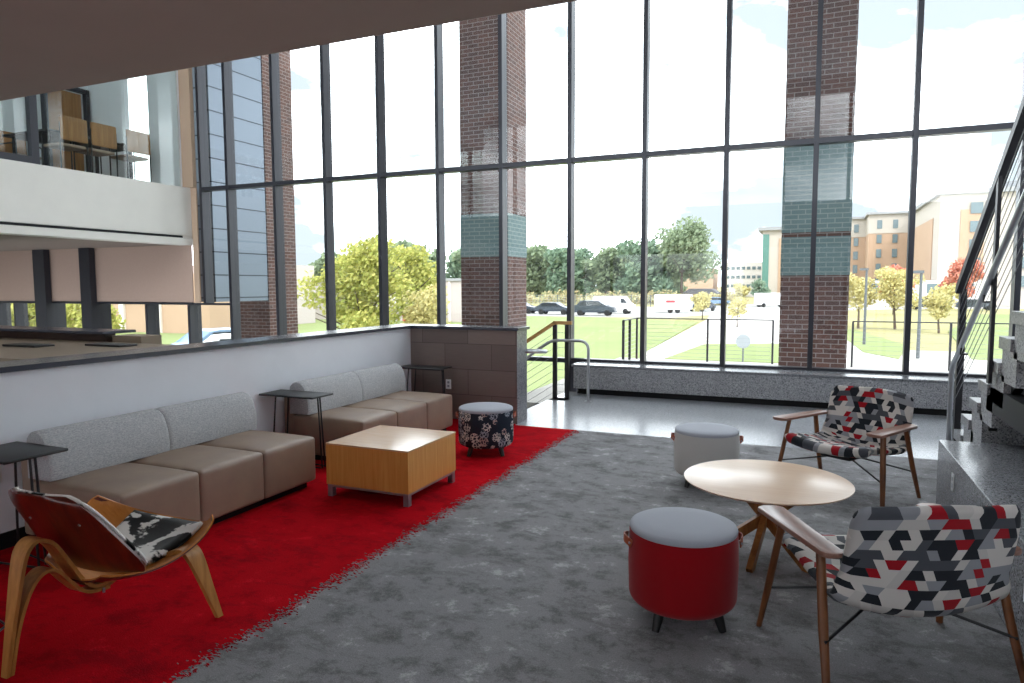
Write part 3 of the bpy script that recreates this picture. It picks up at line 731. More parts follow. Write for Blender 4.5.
def strip(path, w, th, name, mat):
    """bent lamination: path of (f, z, width) in the mid plane"""
    b = MB(); P = [Vector((0, p[0], p[1])) for p in path]; rings = []
    for i, p in enumerate(P):
        tt = (P[min(i+1, len(P)-1)]-P[max(i-1, 0)]).normalized(); nn = Vector((0, -tt.z, tt.y)); ww = path[i][2]/2
        rings.append([b.bm.verts.new(p+Vector((sx*ww+w, 0, 0))+nn*(sn*th/2)) for sx, sn in ((-1, -1), (1, -1), (1, 1), (-1, 1))])
    for i in range(len(rings)-1):
        for q in range(4): b.bm.faces.new((rings[i][q], rings[i][(q+1) % 4], rings[i+1][(q+1) % 4], rings[i+1][q]))
    b.bm.faces.new(rings[0]); b.bm.faces.new(rings[-1][::-1])
    return b.build(name, mat, t, smooth=40)
def smooth_path(K, n=6):
    out = []
    for i in range(len(K)-1):
        p0, p1, p2, p3 = K[max(i-1, 0)], K[i], K[i+1], K[min(i+2, len(K)-1)]
        for q in range(n):
            s = q/n; out.append(tuple(.5*(2*b+(c_-a)*s+(2*a-5*b+4*c_-d)*s*s+(3*b-a-3*c_+d)*s**3) for a, b, c_, d in zip(p0, p1, p2, p3)))
    out.append(K[-1]); return out
strip(smooth_path([(0, 0, .035), (.035, .22, .055), (.07, .42, .08), (.095, .505, .09), (.14, .535, .09), (.20, .50, .09), (.26, .40, .09), (.33, .28, .09), (.40, .235, .09), (.52, .262, .08), (.62, .285, .07)]), 0, .016, 'leg', 'oak')
strip(smooth_path([(.018, .0, .032), (.05, .18, .05), (.095, .32, .07), (.15, .385, .08), (.21, .375, .085), (.27, .30, .085), (.33, .235, .085), (.41, .215, .085), (.5, .24, .08)]), 0, .014, 'leg_brace', 'oak')
for s in (-1, 1):
    K = smooth_path([(s*.03, .275, .09), (s*.16, .305, .09), (s*.26, .345, .09), (s*.315, .35, .088), (s*.345, .30, .08), (s*.372, .16, .055), (s*.40, 0, .03)])
    b = MB(); rings = []
    P = [Vector((k[0], 0, k[1])) for k in K]
    for i, p in enumerate(P):
        tt = (P[min(i+1, len(P)-1)]-P[max(i-1, 0)]).normalized(); nn = Vector((-tt.z, 0, tt.x)); ww = K[i][2]/2
        yc = .655+(.085*(1-min(1, p.z/.35)) if abs(p.x) > .3 else 0)
        rings.append([b.bm.verts.new(p+Vector((0, yc+sx*ww, 0))+nn*(sn*.011)) for sx, sn in ((-1, -1), (1, -1), (1, 1), (-1, 1))])
    for i in range(len(rings)-1):
        for q in range(4): b.bm.faces.new((rings[i][q], rings[i][(q+1) % 4], rings[i+1][(q+1) % 4], rings[i+1][q]))
    b.bm.faces.new(rings[0]); b.bm.faces.new(rings[-1][::-1])
    b.build('leg', 'oak', t, smooth=40)
for r_, z_ in ((-.09, .60), (.20, .60), (-.08, .44), (.20, .44)):
    p = Vector((-.015+r_, .345-.55*(z_-.335)+.07*(r_/.34)**2, z_)); nv = Vector((0, -.876, -.482))
    MB().tube([p+nv*.005, p+nv*.010], .006, 12).build('screw', 'chrome', t)
MB().tube([(.06, .40, .205), (.06, .40, .225)], .006, 8).build('bolt', 'chrome', t)

tag(MB().tube([(-4.45, 2.0, .012), (-4.1, 1.9, .008), (-3.8, 2.02, .008), (-3.45, 1.95, .008), (-3.3, 1.7, .008), (-3.6, 1.4, .008)], .006, 6).build('power_cord', 'black_metal', loc=(-3.9, 1.9, 0)), 'thin black cord on the red carpet behind the bent wood chair', 'cord')

# ================================================================= STAIR AND LEDGE ON THE RIGHT
bl = thing('terrazzo_ledge', 'broad polished terrazzo seating ledge beside the stair', 'ledge', (.89, 4, 0), kind='structure')
MB().box(.882, -1.5, 0, 5, 5.753, .48, .006).build('block', 'terrazzo_top', bl, world=True, smooth=0)
outlet(.882, 5.15, .325, '-x', 'white outlet on the ledge side, farther one beside the seat back')
outlet(.882, 3.47, .30, '-x', 'white outlet low on the ledge side, behind the near lounge chair')

RX = 1.17; RUN = .277; RISE = .179
st = thing('staircase', 'open terrazzo staircase climbing toward the viewer on the right', 'staircase', (RX, 7.2, 0))
for k in range(1, 18):
    ye = 6.65+RUN*(3-k); z = RISE*k
    s_ = MB().box(RX+.02, ye-RUN-.10, max(0.0, z-.30) if k > 4 else 0.0, 2.9, ye-.02, z-.08).build('step', 'terrazzo', st, world=True, smooth=0)
    MB().box(RX-.0, ye-RUN-.02, z-.08, 2.9, ye, z, .003).build('tread', 'terrazzo_light', s_, world=True, smooth=0)
yb, yt = 6.75, 6.65+RUN*(3-17)
sl = -RISE/RUN
def zs(y): return RISE*3+sl*(y-6.65)
MB().prism([(yb, max(0, zs(yb)-.42)), (yb, max(0.05, zs(yb)-.20)), (yt, zs(yt)-.24), (yt, zs(yt)-.50)], RX+.06, RX+.11, axis='x').build('stringer', 'black_paint', st, world=True, smooth=0)
MB().prism([(yb, max(0, zs(yb)-.42)), (yb, max(0.05, zs(yb)-.20)), (yt, zs(yt)-.24), (yt, zs(yt)-.50)], 2.8, 2.85, axis='x').build('stringer', 'black_paint', st, world=True, smooth=0)
MB().prism([(6.1, 0), (5.9, .28), (4.7, .68), (4.7, .58), (5.7, .16), (5.8, 0)], RX+.15, 2.78, axis='x').build('underside', 'mullion', st, world=True, smooth=0)

MB().box(RX+.02, 4.6, .70, 2.85, 5.9, .88).build('landing_beam', 'black_paint', st, world=True, smooth=0)
rl = thing('stair_railing', 'dark steel stair railing with sloping cables and grey handrail', 'railing', (RX, 7.0, 0))
S = .62
def zr(y): return 1.55+S*(6.95-y)
ZK = zr(6.95)
MB().box(RX-.0, 6.91, 0, RX+.05, 6.985, ZK+.01).build('post', 'rail_steel', rl, world=True, smooth=0)
MB().prism([(6.975, ZK-.01), (6.95, ZK+.04), (3.0, zr(3.0)+.04), (3.0, zr(3.0)-.02), (6.94, ZK-.03)], RX-.03, RX+.03, axis='x').build('top_rail', 'rail_steel', rl, world=True, smooth=0)
for yy in (5.68, 4.5, 3.4):
    MB().box(RX-.026, yy-.03, zs(yy)-.25, RX-.003, yy+.03, zr(yy), .002).build('post', 'rail_steel', rl, world=True, smooth=0)
for k in range(11):
    d = .09+.085*k
    MB().tube([(RX, 6.94, ZK-d), (RX, 3.0, zr(3.0)-d)], .0028, 6).build('cable', 'cable', rl, world=True)
hp = [(RX-.045, 6.86, 0), (RX-.045, 6.86, .84), (RX-.045, 6.84, .90), (RX-.045, 6.78, .95), (RX-.045, 6.68, 1.00), (RX-.045, 3.0, 1.00+S*3.68)]
MB().tube(hp, .021, 12).build('handrail', 'stainless', rl, world=True)
for yy in (6.5, 5.8, 4.8):
    MB().tube([(RX-.045, yy, 1.00+S*(6.68-yy)-.02), (RX-.05, yy, 1.00+S*(6.68-yy)-.07), (RX, yy, 1.00+S*(6.68-yy)-.07)], .008, 8).build('bracket', 'rail_steel', rl, world=True)

# guard and handrails at the head of the down stair
gd = thing('stair_guard', 'cable guard with oak top rail at the head of the down stair', 'railing', (-3.35, 9.25, 0))
GY = 9.2
for x in (-3.30, -3.12):
    MB().box(x-.03, GY-.02, -.05, x+.03, GY+.02, 1.06 if x < -3.2 else 1.06, .002).build('post', 'rail_steel', gd, world=True, smooth=0)
MB().bar((-5.6, GY, -.40), (-3.30, GY, 1.08), .05, .04, up=(0, 1, 0)).bar((-3.32, GY, 1.08), (-3.05, GY, 1.08), .05, .04, up=(0, 1, 0)).build('top_rail', 'rail_wood', gd, world=True, smooth=0)
for k in range(9):
    z = .10+.105*k
    MB().tube([(-5.6, GY, z-1.48), (-3.30, GY, z), (-3.12, GY, z)], .003, 6).build('cable', 'cable', gd, world=True)
h1 = thing('stair_handrail', 'bent stainless handrail standing on the floor by the stair head', 'handrail', (-2.79, 9.15, 0))
HY = 9.12
MB().tube([(-5.2, HY, -.55), (-3.50, HY, .72), (-3.38, HY, .80), (-3.30, HY, .83), (-3.2, HY, .84), (-2.90, HY, .84), (-2.84, HY, .825), (-2.80, HY, .785), (-2.785, HY, .73), (-2.785, HY, 0)], .021, 12).build('rail', 'stainless', h1, world=True)
MB().tube([(-2.785, HY, 0), (-2.785, HY, .008)], .045, 16).build('floor_flange', 'stainless', h1, world=True)
h2 = thing('wall_handrail', 'stainless handrail loop fixed to the end of the tiled return wall', 'handrail', (-3.2, 7.75, .8))
MB().tube([(-5.2, 7.75, -.45), (-3.45, 7.75, .74), (-3.35, 7.75, .80), (-3.2, 7.75, .82), (-2.92, 7.75, .82), (-2.88, 7.72, .82), (-2.87, 7.68, .82), (-2.88, 7.64, .82), (-2.92, 7.60, .82), (-3.09, 7.58, .82)], .019, 12).build('rail', 'stainless', h2, world=True)
MB().tube([(-3.6, 7.75, .62), (-3.6, 7.66, .56), (-3.6, 7.61, .56)], .008, 8).build('bracket', 'stainless', h2, world=True)

# ================================================================= OUTSIDE
def pier(xl, label, w=.986, d=.9):
    p = thing('brick_pier', label, 'pier', (xl+w/2, 11.87+d/2, -1.9))
    MB().box(xl, 11.87, -1.9, xl+w, 11.87+d, 8.6).build('shaft', 'brick', p, world=True, smooth=0)
    return p
p1 = pier(-6.17, 'brick pier outside the window above the tiled return wall')
p2 = pier(-.443, 'brick pier outside the window between the two terrace railings')
p3 = pier(-11.9, 'brick pier outside at the end of the grey metal panel wall')
for pr_ in (p1, p2):
    xl = -6.17 if pr_ is p1 else -.443
MB().box(-6.176, 11.864, 2.15, -5.178, 12.776, 2.95).build('reflection_band', 'brick_reflection', p1, world=True, smooth=0)  # pane reflection put into the brick colour as a band
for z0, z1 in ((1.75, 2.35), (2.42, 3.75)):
    MB().box(-.449, 11.864, z0, .549, 12.776, z1).build('reflection_band', 'brick_reflection', p2, world=True, smooth=0)  # more painted pane reflections, at this pier's own heights
pw = thing('metal_panel_wall', 'grey blue metal panel wall beyond the left windows', 'wall', (-11.2, 11, 1.3))
MB().box(-11.4, WY+.25, 1.30, -10.93, 11.86, 8.6).build('panels', 'panel', pw, world=True, smooth=0)

# terrace
struct('terrace', MB().box(-4.6, WY+.25, -.5, 8, 17.9, -.30), 'concrete', 'pale concrete terrace outside the windows', 'terrace', smooth=0)
struct('terrace_wall', MB().box(-4.5, WY+.3, -1.9, 8, 17.8, -.5), 'bldg_grey', 'retaining wall under the terrace', 'wall', smooth=0)
def trail(xa, xb, y, posts, label, ends=(), side=None):
    t_ = thing('terrace_railing', label, 'railing', (xa, y, -.3), group=None)
    m_ = MB().box(xa, y-.025, .745, xb, y+.025, .77)
    if side: m_.box(xa-.025, side, .745, xa+.025, y, .77)
    m_.build('top_rail', 'rail_steel', t_, world=True, smooth=0)
    for x in posts: MB().box(x-.022, y-.03, -.3, x+.022, y+.03, .75).build('post', 'rail_steel', t_, world=True, smooth=0)
    if side:
        for yy in (side, (side+y)/2): MB().box(xa-.03, yy-.022, -.3, xa+.03, yy+.022, .75).build('post', 'rail_steel', t_, world=True, smooth=0)
    for k in range(9):
        z = -.2+.1*k; c_ = MB().box(xa, y-.003, z-.003, xb, y+.003, z+.003)
        if side: c_.box(xa-.003, side, z-.003, xa+.003, y, z+.003)
        c_.build('cable', 'cable', t_, world=True, smooth=0)
trail(-4.13, -.79, 17.7, (-4.1, -2.32, -.8), 'cable railing on the terrace left of the middle brick pier', side=16.4)
trail(.91, 7.5, 17.7, (.92, 2.85, 4.9, 7.0), 'cable railing on the terrace right of the middle brick pier')

# ground
struct('ground', MB().box(-700, 10.5, -2.2, 700, 1500, -1.95), 'meadow', 'open ground around the campus', 'ground', smooth=0)
def flat(name, pts, z, mat, label, cat): struct(name, MB().prism(pts, -1.95, z), mat, label, cat, smooth=0)
flat('pavement', [(-4.7, 16), (-4.6, 16), (-4.6, 18), (12, 18), (12, 42), (3, 42), (2, 75), (-4, 118), (-14, 118), (-9.6, 72), (-7.9, 36), (-6.9, 31), (-4.7, 24)], -1.90, 'concrete', 'pale concrete walks below the terrace', 'pavement')
flat('lawn', [(-80, 14), (-4.8, 14), (-4.8, 24), (-7.2, 31), (-7.9, 36), (-9.8, 68), (-26, 76), (-90, 96)], -1.89, 'lawn', 'wide lawn seen left of the terrace railing', 'lawn')
flat('lawn', [(-6.3, 33), (-1.2, 33), (-1.5, 44), (-5.7, 42)], -1.87, 'lawn', 'small grass patch behind the left terrace railing', 'lawn')
flat('lawn', [(2.6, 40), (3.9, 36.8), (5.2, 45), (3.2, 60), (1.8, 58)], -1.87, 'lawn', 'narrow grass wedge behind the right terrace railing', 'lawn')
flat('lawn', [(7, 38), (30, 30), (60, 90), (18, 96), (9.5, 60)], -1.87, 'lawn', 'bright lawn in front of the dormitory', 'lawn')
flat('road', [(-120, 74.5), (-26, 74.5), (-14, 76), (-6, 96), (18, 118), (60, 118), (60, 140), (-5, 140), (-22, 112), (-120, 104)], -1.86, 'asphalt', 'parking road across the far side of the lawn', 'road')

def leaves(n_, blobs, size, rnd):
    b = MB()
    tot = sum(r[0]*r[1]*r[2] for _, r in blobs)
    for cx, r in blobs:
        k = int(n_*r[0]*r[1]*r[2]/tot)
        for _ in range(k):
            while True:
                p = Vector((rnd.uniform(-1, 1), rnd.uniform(-1, 1), rnd.uniform(-1, 1)))
                if .25 < p.length < 1: break
            p = p*(.75+.25*rnd.random())
            q = Vector((cx[0]+p.x*r[0], cx[1]+p.y*r[1], cx[2]+p.z*r[2]))
            a = Vector((rnd.gauss(0, 1), rnd.gauss(0, 1), rnd.gauss(0, 1))).normalized(); c_ = a.orthogonal().normalized()
            d = a.cross(c_); s = size*rnd.uniform(.6, 1.3)
            b._add([q-c_*s, q+d*s*.6, q+c_*s, q-d*s*.6], [(0, 1, 2, 3)])
    return b
def tree(loc, h, rad, mat, seed, nleaf, size, label, cat='tree', group=None, low=.25, name='tree', nb=14):
    rnd = random.Random(seed); t_ = thing(name, label, cat, loc, group=group)
    b = MB(); b.tube([(0, 0, -.02), (rnd.uniform(-.1, .1), 0, h*.3), (rnd.uniform(-.3, .3)*rad*.3, 0, h*.75)], h*.022, 8, h*.006)
    for k in range(7):
        a = rnd.uniform(0, 2*PI); z = h*rnd.uniform(low+.03, .6); b.tube([(0, 0, z), (math.cos(a)*rad*.35, math.sin(a)*rad*.35, z+h*.12), (math.cos(a)*rad*.7, math.sin(a)*rad*.7, z+h*.2)], h*.008, 5, h*.003)
    b.build('trunk', 'bark', t_)
    bl_ = [((0, 0, h*(low+(1-low)*.5)), (rad*.62, rad*.62, h*(1-low)*.42))]
    for k in range(nb):
        a = rnd.uniform(0, 2*PI); q = rnd.uniform(.35, .72)*rad; z = h*(low+(1-low)*rnd.uniform(.15, .85)); s = rnd.uniform(.25, .42)*rad
        q *= math.sqrt(max(.1, 1-((z/h-low)/(1-low)-.4)**2*1.8))
        bl_.append(((q*math.cos(a), q*math.sin(a), z), (s, s, s*rnd.uniform(.7, 1.0))))
    leaves(nleaf, bl_, size, rnd).build('foliage', mat, t_, smooth=0, uv=False)
    return t_
# near yellow-green trees beyond the low wall
tree((-19.4, 27, -1.9), 6.0, 2.9, 'leaf_yellow', 3, 9000, .11, 'large yellow green tree seen over the white partition', low=.08)
tree((-21.4, 35, -1.9), 6.3, 2.4, 'leaf_yellow', 5, 6000, .12, 'yellow green tree just right of the largest one over the partition', low=.1)
tree((-16.4, 28, -1.9), 3.6, 1.7, 'leaf_gold', 6, 3000, .10, 'low yellow bushy tree in front of the warehouse', low=.06)
tree((-38.6, 27, -1.9), 4.6, 2.2, 'leaf_yellow', 8, 3500, .13, 'yellow green tree seen under the leftmost roller shade', low=.08)
tree((-44.5, 27.5, -1.9), 4.8, 2.5, 'leaf_yellow', 9, 3500, .13, 'yellow green tree at the far left below the shades', low=.08)
# tree line
T0 = tree((-60, 150, -1.9), 13, 7.5, 'leaf_green', 11, 4200, .55, 'leafy green tree at the left end of the distant tree line', group='distant tree line', low=.03)
T1 = tree((-50, 146, -1.9), 12, 7, 'leaf_dark', 12, 4200, .5, 'darker green tree in the distant tree line', group='distant tree line', low=.03)
T2 = tree((-23.2, 138, -1.9), 15.8, 9.4, 'leaf_green', 13, 5600, .42, 'tallest spreading tree behind the kiosk with dark roof', low=.28)

for k, (x, y, src, sc, lb) in enumerate([(-42, 150, T0, .95, 'rounded tree in the tree line right of the first brick pier'), (-53, 158, T1, 1.05, 'dark tree standing behind the left end of the tree line'), (-47.5, 152, T0, .78, 'shorter light tree in the gap of the tree line'),
        (-35, 151, T1, 1.05, 'dark rounded tree in the middle of the tree line'), (-30, 140, T1, 1.08, 'broad dark tree left of the tall spreading tree'), (-31, 158, T0, 1.0, 'green tree behind the tall spreading tree'),
        (-72, 150, T0, 1.15, 'green tree between the warehouse and the brick pier'), (-79, 152, T1, 1.1, 'dark tree behind the warehouse roof'), (-90, 150, T0, 1.2, 'tall green tree behind the yellow green trees'), (-99, 155, T1, 1.15, 'dark tree behind the left yellow green tree'),
        (-118, 150, T0, 1.0, 'green tree beside the grey metal panel wall, far off'), (-65, 160, T0, 1.1, 'green tree hidden half behind the first brick pier')]):
    dup(src, (x, y, -1.9), k*1.3, lb, 'distant tree line', sc)
rnd = random.Random(5)
b = leaves(6000, [((-82+3.2*k+rnd.uniform(-1, 1), 131.5+rnd.uniform(-2, 2), -.9), (2.6, 2.0, rnd.uniform(1.2, 2.4))) for k in range(23)], .28, rnd)
tag(b.build('scrub', 'scrub', loc=(-45, 128, -1.9), smooth=0, uv=False), 'band of dry yellow scrub below the distant tree line', 'scrub', kind='stuff')

# fence behind the parked cars
fn_ = thing('chain_link_fence', 'pale chain link fence behind the parked cars', 'fence', (-45, 112, -1.9))
m_ = MB()
for k in range(19): m_.box(-75+k*3.2, 111.96, -1.9, -74.9+k*3.2, 112.04, .1)
m_.build('post', 'pole_grey', fn_, world=True, smooth=0)['kind'] = 'stuff'
m_ = MB()
for k in range(60): m_.box(-75+k*.96, 111.98, -1.8, -74.97+k*.96, 112.0, .0)
for k in range(5): m_.box(-75, 111.97, -1.5+k*.36, -17.4, 112.0, -1.47+k*.36)
m_.build('mesh_panel', 'sign_back', fn_, world=True, smooth=0)

def facade(parent, x0, x1, y, z0, z1, cols, rows, ww, wh, mat='far_glass', axis='y', y0=None):
    for i in range(cols):
        for j in range(rows):
            cx = x0+(i+.5)*(x1-x0)/cols; cz = z0+(j+.5)*(z1-z0)/rows
            if axis == 'y': q = MB().box(cx-ww/2, y-.12, cz-wh/2, cx+ww/2, y+.05, cz+wh/2)
            else: q = MB().box(y-.05, cx-ww/2, cz-wh/2, y+.12, cx+ww/2, cz+wh/2)
            q.build('window', mat, parent, world=True, smooth=0)
# low warehouse
wh = thing('warehouse', 'long low pale warehouse of ribbed precast panels behind the yellow green trees', 'building', (-45, 66, -1.95))
MB().box(-62, 60, -1.95, -29.5, 66, 2.1).build('wall', 'bldg_grey', wh, world=True, smooth=0)
m_ = MB()
for k in range(16): m_.box(-62+k*2.1, 59.9, -1.95, -61.75+k*2.1, 60, 2.1)
m_.build('pilaster', 'bldg_white', wh, world=True, smooth=0)
MB().box(-62.2, 59.8, 2.1, -29.3, 66.2, 2.35).build('roof_edge', 'bldg_roof', wh, world=True, smooth=0)
b2 = thing('low_building', 'low tan building with white framed bay seen under the roller shades', 'building', (-70, 50, -1.95))
MB().box(-92, 38, -1.95, -42, 47, 2.6).build('wall', 'bldg_tan', b2, world=True, smooth=0)
MB().box(-50.0, 37.8, -1.95, -49.5, 38, .9).box(-46.0, 37.8, -1.95, -45.5, 38, .9).box(-50, 37.8, .5, -45.5, 38, .95).build('bay_frame', 'bldg_white', b2, world=True, smooth=0)
MB().box(-60, 47, -1.95, -44, 54, 3.6).build('upper_block', 'bldg_grey', b2, world=True, smooth=0)

def car(loc, rz, paint, label, L=4.6, H=1.45, van=False):
    t_ = thing('parked_car', label, 'car', loc, rz); h = H; l = L/2
    if van: o_ = [(-l, .35), (-l, h*.95), (-l+.15, h), (l-1.1, h), (l-.55, h*.62), (l-.05, h*.52), (l, .35)]
    else: o_ = [(-l, .35), (-l, h*.62), (-l+.35, h*.66), (-l+.95, h*.98), (-l+1.4, h), (l-1.9, h), (l-1.1, h*.66), (l-.15, h*.56), (l, .40)]
    MB().prism(o_, -.86, .86, .06, axis='y').build('body', paint, t_, smooth=30)
    if van: g_ = [(l-1.5, h*.9), (l-1.15, h*.9), (l-.68, h*.64), (l-1.5, h*.64)]
    else: g_ = [(-l+.75, h*.68), (-l+1.1, h*.94), (l-1.95, h*.94), (l-1.35, h*.68)]
    MB().prism(g_, -.875, .875, 0, axis='y').build('side_window', 'car_glass', t_, smooth=0)
    for sx in (-l+.85, l-.9):
        for sy in (-1, 1): MB().tube([(sx, sy*.62, .33), (sx, sy*.88, .33)], .33, 16).build('wheel', 'tyre', t_)
    return t_
Z = -1.86
car((-22.9, 77.5, Z), .1, 'car_dark', 'dark grey car parked nearest the middle of the lawn edge', 4.9, 1.75)
car((-28.4, 79, Z), 0, 'car_dark', 'dark low car parked left of the dark grey car')
car((-22.2, 83.5, Z), 0, 'car_white', 'white van parked behind the dark grey car', 5.0, 2.1, van=True)
car((-33.5, 80.5, Z), 0, 'car_dark', 'dark car parked at the left, by the brick pier edge')
car((-13.2, 95, Z), 1.2, 'car_dark', 'dark car parked beside the white box trailer')
car((-14.6, 121, Z), .4, 'car_blue', 'blue car on the road below the tall tree')
car((-5.5, 116, Z), .5, 'car_white', 'white truck parked by the brick pier', 5.2, 2.2, van=True)
car((14.8, 110, Z), 0, 'car_dark', 'dark car parked before the dormitory, left of the pair'); car((20.4, 110, Z), 0, 'car_dark', 'dark car parked before the dormitory, right of the pair')
bt = thing('box_trailer', 'white box trailer with red stripe at the lawn edge', 'trailer', (-15.6, 88, Z))
MB().box(-2.4, -1.1, .45, 2.0, 1.1, 2.3, .03).build('box', 'car_white', bt, smooth=0)
MB().box(-.9, -1.12, 1.3, .2, -1.1, 1.6).build('stripe', 'car_red', bt, smooth=0)
for sx in (-.4, .5): MB().tube([(sx, -1.05, .33), (sx, -.85, .33)], .33, 16).build('wheel', 'tyre', bt)
rd = thing('red_container', 'red container standing before the warehouse', 'container', (-33.8, 57, -1.9))
MB().box(-1.6, -1.0, .2, 1.4, 1.0, 1.55, .04).build('body', 'car_red', rd, smooth=0); MB().box(-1.3, -1.03, .5, -.1, -1.0, 1.3).box(.2, -1.03, .6, 1.1, -1.0, 1.2).build('panel', 'car_white', rd, smooth=0)
for sx in (-1.2, 1.0): MB().box(sx-.15, -.9, 0, sx+.15, .9, .2).build('skid', 'tyre', rd, smooth=0)
car((-19.5, 20.5, -1.9), .9, 'car_white', 'large silver vehicle seen through the lowest left window', 5.0, 1.7)
car((-24.5, 24.0, -1.9), 1.3, 'car_blue', 'grey blue vehicle beside the yellow green tree', 4.6, 1.6)

kk = thing('kiosk', 'small kiosk with dark low roof under the tallest tree', 'kiosk', (-17.5, 125, -1.9))
MB().box(-2.0, -1.5, 0, 2.0, 1.5, 2.0).build('wall', 'bldg_tan', kk, smooth=0)
MB().prism([(-3.2, 2.0), (3.2, 2.0), (1.8, 2.9), (-1.8, 2.9)], -2.3, 2.3, axis='y').build('roof', 'roof_dark', kk, smooth=0)

wb = thing('office_building', 'white office building far off right of the tall tree', 'building', (-24, 225, -1.95))
MB().box(-24.5, 220, -1.95, -8, 235, 8.4).build('wall', 'bldg_white', wb, world=True, smooth=0)
facade(wb, -24, -12, 220, 0, 8, 8, 3, 1.0, .9)
MB().box(-38, 224, -1.95, -28, 236, 6.8).build('wing', 'bldg_tan', wb, world=True, smooth=0)
tw = thing('tower_building', 'tower with green glass strip left of the middle brick pier', 'building', (-6, 205, -1.95))
MB().box(-12.2, 200, -1.95, 1, 215, 16.2).build('wall', 'bldg_cream', tw, world=True, smooth=0)
MB().box(-12.2, 199.8, 0, -10.6, 200, 15.2).build('glass_strip', 'bldg_green', tw, world=True, smooth=0)
MB().box(-8.2, 199.7, -1.9, -5, 200, 14.0).build('tan_bay', 'bldg_tan', tw, world=True, smooth=0)
MB().box(-13.4, 198.8, 16.2, 1.6, 216, 17.0).build('roof', 'bldg_roof', tw, world=True, smooth=0)
facade(tw, -7.6, -5.6, 199.65, .5, 13.5, 1, 5, 1.1, 1.3)

dm = thing('dormitory', 'large tan and cream dormitory building outside the right windows', 'building', (22, 150, -1.95))
# far wing in three bays
for (xa, xb, yf, zt) in ((4, 11.6, 184, 17.0), (11.6, 22, 176, 17.2), (20.6, 24, 160, 16.8)):
    MB().box(xa, yf, -1.95, xb, yf+16, zt-4.2).build('wall', 'bldg_tan', dm, world=True, smooth=0)
    MB().box(xa, yf-.1, zt-4.2, xb, yf+16, zt).build('upper_wall', 'bldg_cream', dm, world=True, smooth=0)
    MB().box(xa-.5, yf-.9, zt, xb+.3, yf+16, zt+.5).build('roof_edge', 'bldg_roof', dm, world=True, smooth=0)
    nc = {4: 2, 11.6: 3, 20.6: 1}[xa]
    facade(dm, xa+.6, xb-.4, yf-.1, .5, zt-.6, nc, 5, 1.0, 1.9)
MB().box(18.4, 128, -1.95, 44, 158, 15.6).build('wall', 'bldg_cream', dm, world=True, smooth=0)
MB().box(18.25, 134, -1.95, 18.4, 156, 12.5).build('tan_side', 'bldg_tan', dm, world=True, smooth=0)
MB().box(21.2, 127.85, -1.95, 24.4, 128, 13.2).build('bay', 'bldg_tan', dm, world=True, smooth=0)
MB().box(17.8, 127.2, 15.6, 44.6, 158, 16.3).build('roof_edge', 'bldg_roof', dm, world=True, smooth=0)
MB().lathe([(0, 16.2), (5.5, 16.2), (5.5, 18.2), (0, 18.2)], 24, (33, 140)).build('roof_drum', 'bldg_roof', dm, world=True, smooth=30)
facade(dm, 20.3, 44, 127.8, .6, 14.8, 4, 5, 1.6, 1.7)
MB().box(6, 120, -1.95, 24, 128, 2.2).build('entrance_block', 'bldg_white', dm, world=True, smooth=0)
MB().box(8, 119.9, .3, 14, 120, 1.7).box(16, 119.9, .3, 22, 120, 1.7).build('entrance_glass', 'far_glass', dm, world=True, smooth=0)

def pole(x, y, z1, label, arm=.0, name='street_lamp'):
    t_ = thing(name, label, 'street lamp', (x, y, -1.9))
    MB().tube([(0, 0, -.05), (0, 0, z1+1.9)], .085, 10, .06).build('pole', 'pole_grey', t_)
    MB().box(-arm-.35, -.12, z1+1.82, .1, .12, z1+1.95).build('lamp_head', 'pole_grey', t_, smooth=0)
pole(2.95, 45, 2.5, 'thin grey street lamp beside the middle brick pier')
pole(4.75, 37.5, 2.2, 'thick grey street lamp post before the dormitory lawn')
sl_ = thing('stadium_light', 'very tall stadium light mast rising behind the dormitory', 'light mast', (27.2, 166, -1.9))
MB().tube([(0, 0, 0), (0, 0, 29.6)], .16, 8, .10).build('mast', 'bldg_roof', sl_)
MB().box(-2, -.2, 29.2, 2, .2, 29.4).box(-1.9, -.3, 29.4, -1.3, .3, 29.9).box(-.3, -.3, 29.4, .3, .3, 29.9).box(1.3, -.3, 29.4, 1.9, .3, 29.9).build('lamp_bar', 'bldg_roof', sl_, smooth=0)
rs = thing('round_sign', 'round sign seen from behind beyond the terrace railing', 'sign', (-2.75, 33, -1.9))
MB().tube([(0, 0, -.05), (0, 0, 1.2)], .035, 8).build('post', 'pole_grey', rs)
MB().tube([(0, -.05, .95), (0, -.02, .95)], .32, 32).build('sign_disc', 'sign_back', rs)

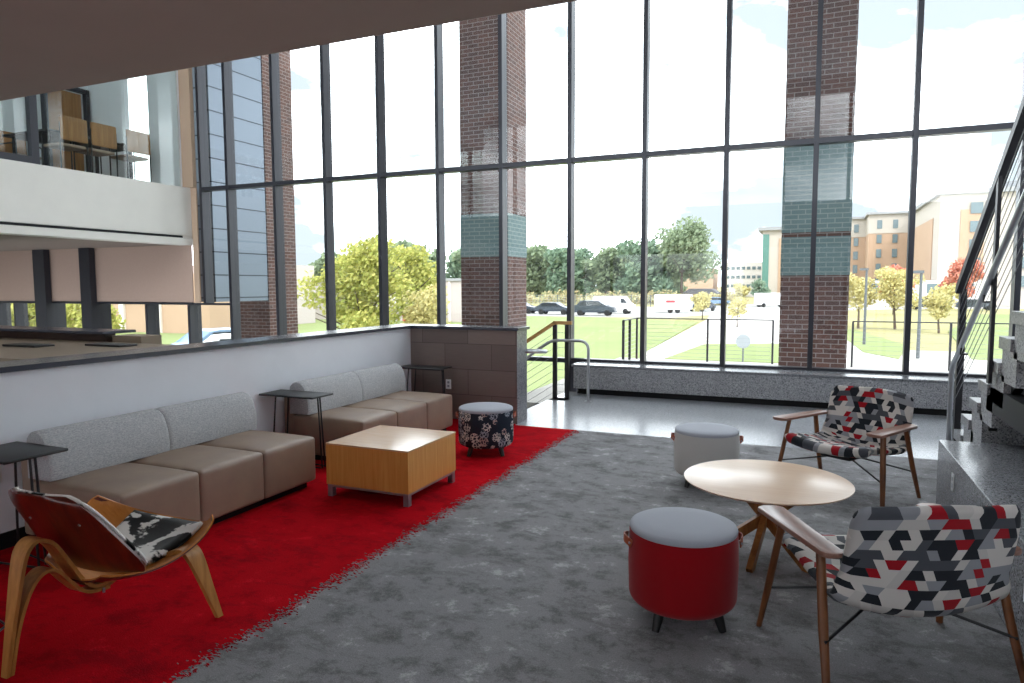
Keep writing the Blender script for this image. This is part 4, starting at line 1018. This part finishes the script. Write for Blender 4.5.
for k, (x, y, h, r, mt, lb, nl) in enumerate([(3.6, 62, 4.6, 1.9, 'leaf_gold', 'golden young tree behind the thin street lamp', 2600), (6.2, 62, 5.0, 2.2, 'leaf_gold', 'golden young tree left of the window mullion before the dormitory', 3000), (8.6, 58, 3.8, 1.7, 'leaf_gold', 'low golden tree right of the window mullion', 2200),
        (2.0, 66, 5.0, 1.8, 'leaf_gold', 'golden tree touching the edge of the middle brick pier', 2200), (9.0, 92, 6.4, 2.4, 'leaf_red', 'red maple standing before the entrance block', 2600), (15.6, 92, 7.2, 2.4, 'leaf_red', 'red maple right of the thick lamp post', 2600),
        (-5.5, 60, 2.6, 1.2, 'leaf_gold', 'small thin yellow tree beyond the left terrace railing', 500), (-10.0, 72, 3.2, 1.5, 'leaf_gold', 'pale yellow tree by the walk right of the lawn', 1400), (-7.5, 118, 5.0, 2.0, 'leaf_dark', 'small dark green tree before the tower', 900), (-10.3, 119, 4.0, 1.9, 'leaf_gold', 'pale brown tree before the white office building', 900)]):
    tree((x, y, -1.9), h, r, mt, 30+k, nl, .12 if y < 80 else .2, lb, low=.22, nb=9)

# ================================================================= UPPER ROOM FURNITURE
ct = thing('conference_table', 'dark conference table in the upper room', 'table', (-12.6, 8.7, 3.56))
MB().box(-13.2, 7.9, 4.26, -12.0, 9.7, 4.30, .005).build('table_top', 'black_metal', ct, world=True, smooth=0)
for x in (-13.1, -12.15):
    for y in (8.0, 9.55): MB().box(x, y, 3.56, x+.05, y+.05, 4.26).build('leg', 'black_metal', ct, world=True, smooth=0)
def side_chair(x, y, rz, label):
    t_ = thing('conference_chair', label, 'chair', (x, y, 3.56), rz, 'chairs around the upper room table')
    MB().cushion(-.23, -.22, .42, .23, .22, .48, r=.02, n=6).build('seat', 'leather', t_)
    MB().cushion(-.24, -.27, .52, .24, -.22, .92, r=.02, n=6).build('backrest', 'door_wood', t_)
    for s in (-1, 1):
        MB().tube([(s*.25, .2, 0), (s*.25, .2, .62), (s*.25, .14, .66), (s*.25, -.2, .66)], .012, 8).build('arm', 'black_metal', t_)
        MB().tube([(s*.24, -.24, 0), (s*.24, -.245, .80)], .012, 8).build('leg', 'black_metal', t_)
side_chair(-11.85, 8.1, PI/2, 'tan backed chair at the upper room table, nearest the dark post')
side_chair(-11.85, 8.65, PI/2, 'tan backed chair in the middle of the upper room glass')
side_chair(-11.8, 9.3, PI/2, 'tan backed chair at the right end of the upper room table')
side_chair(-13.5, 8.4, -PI/2, 'tan backed chair across the upper room table')
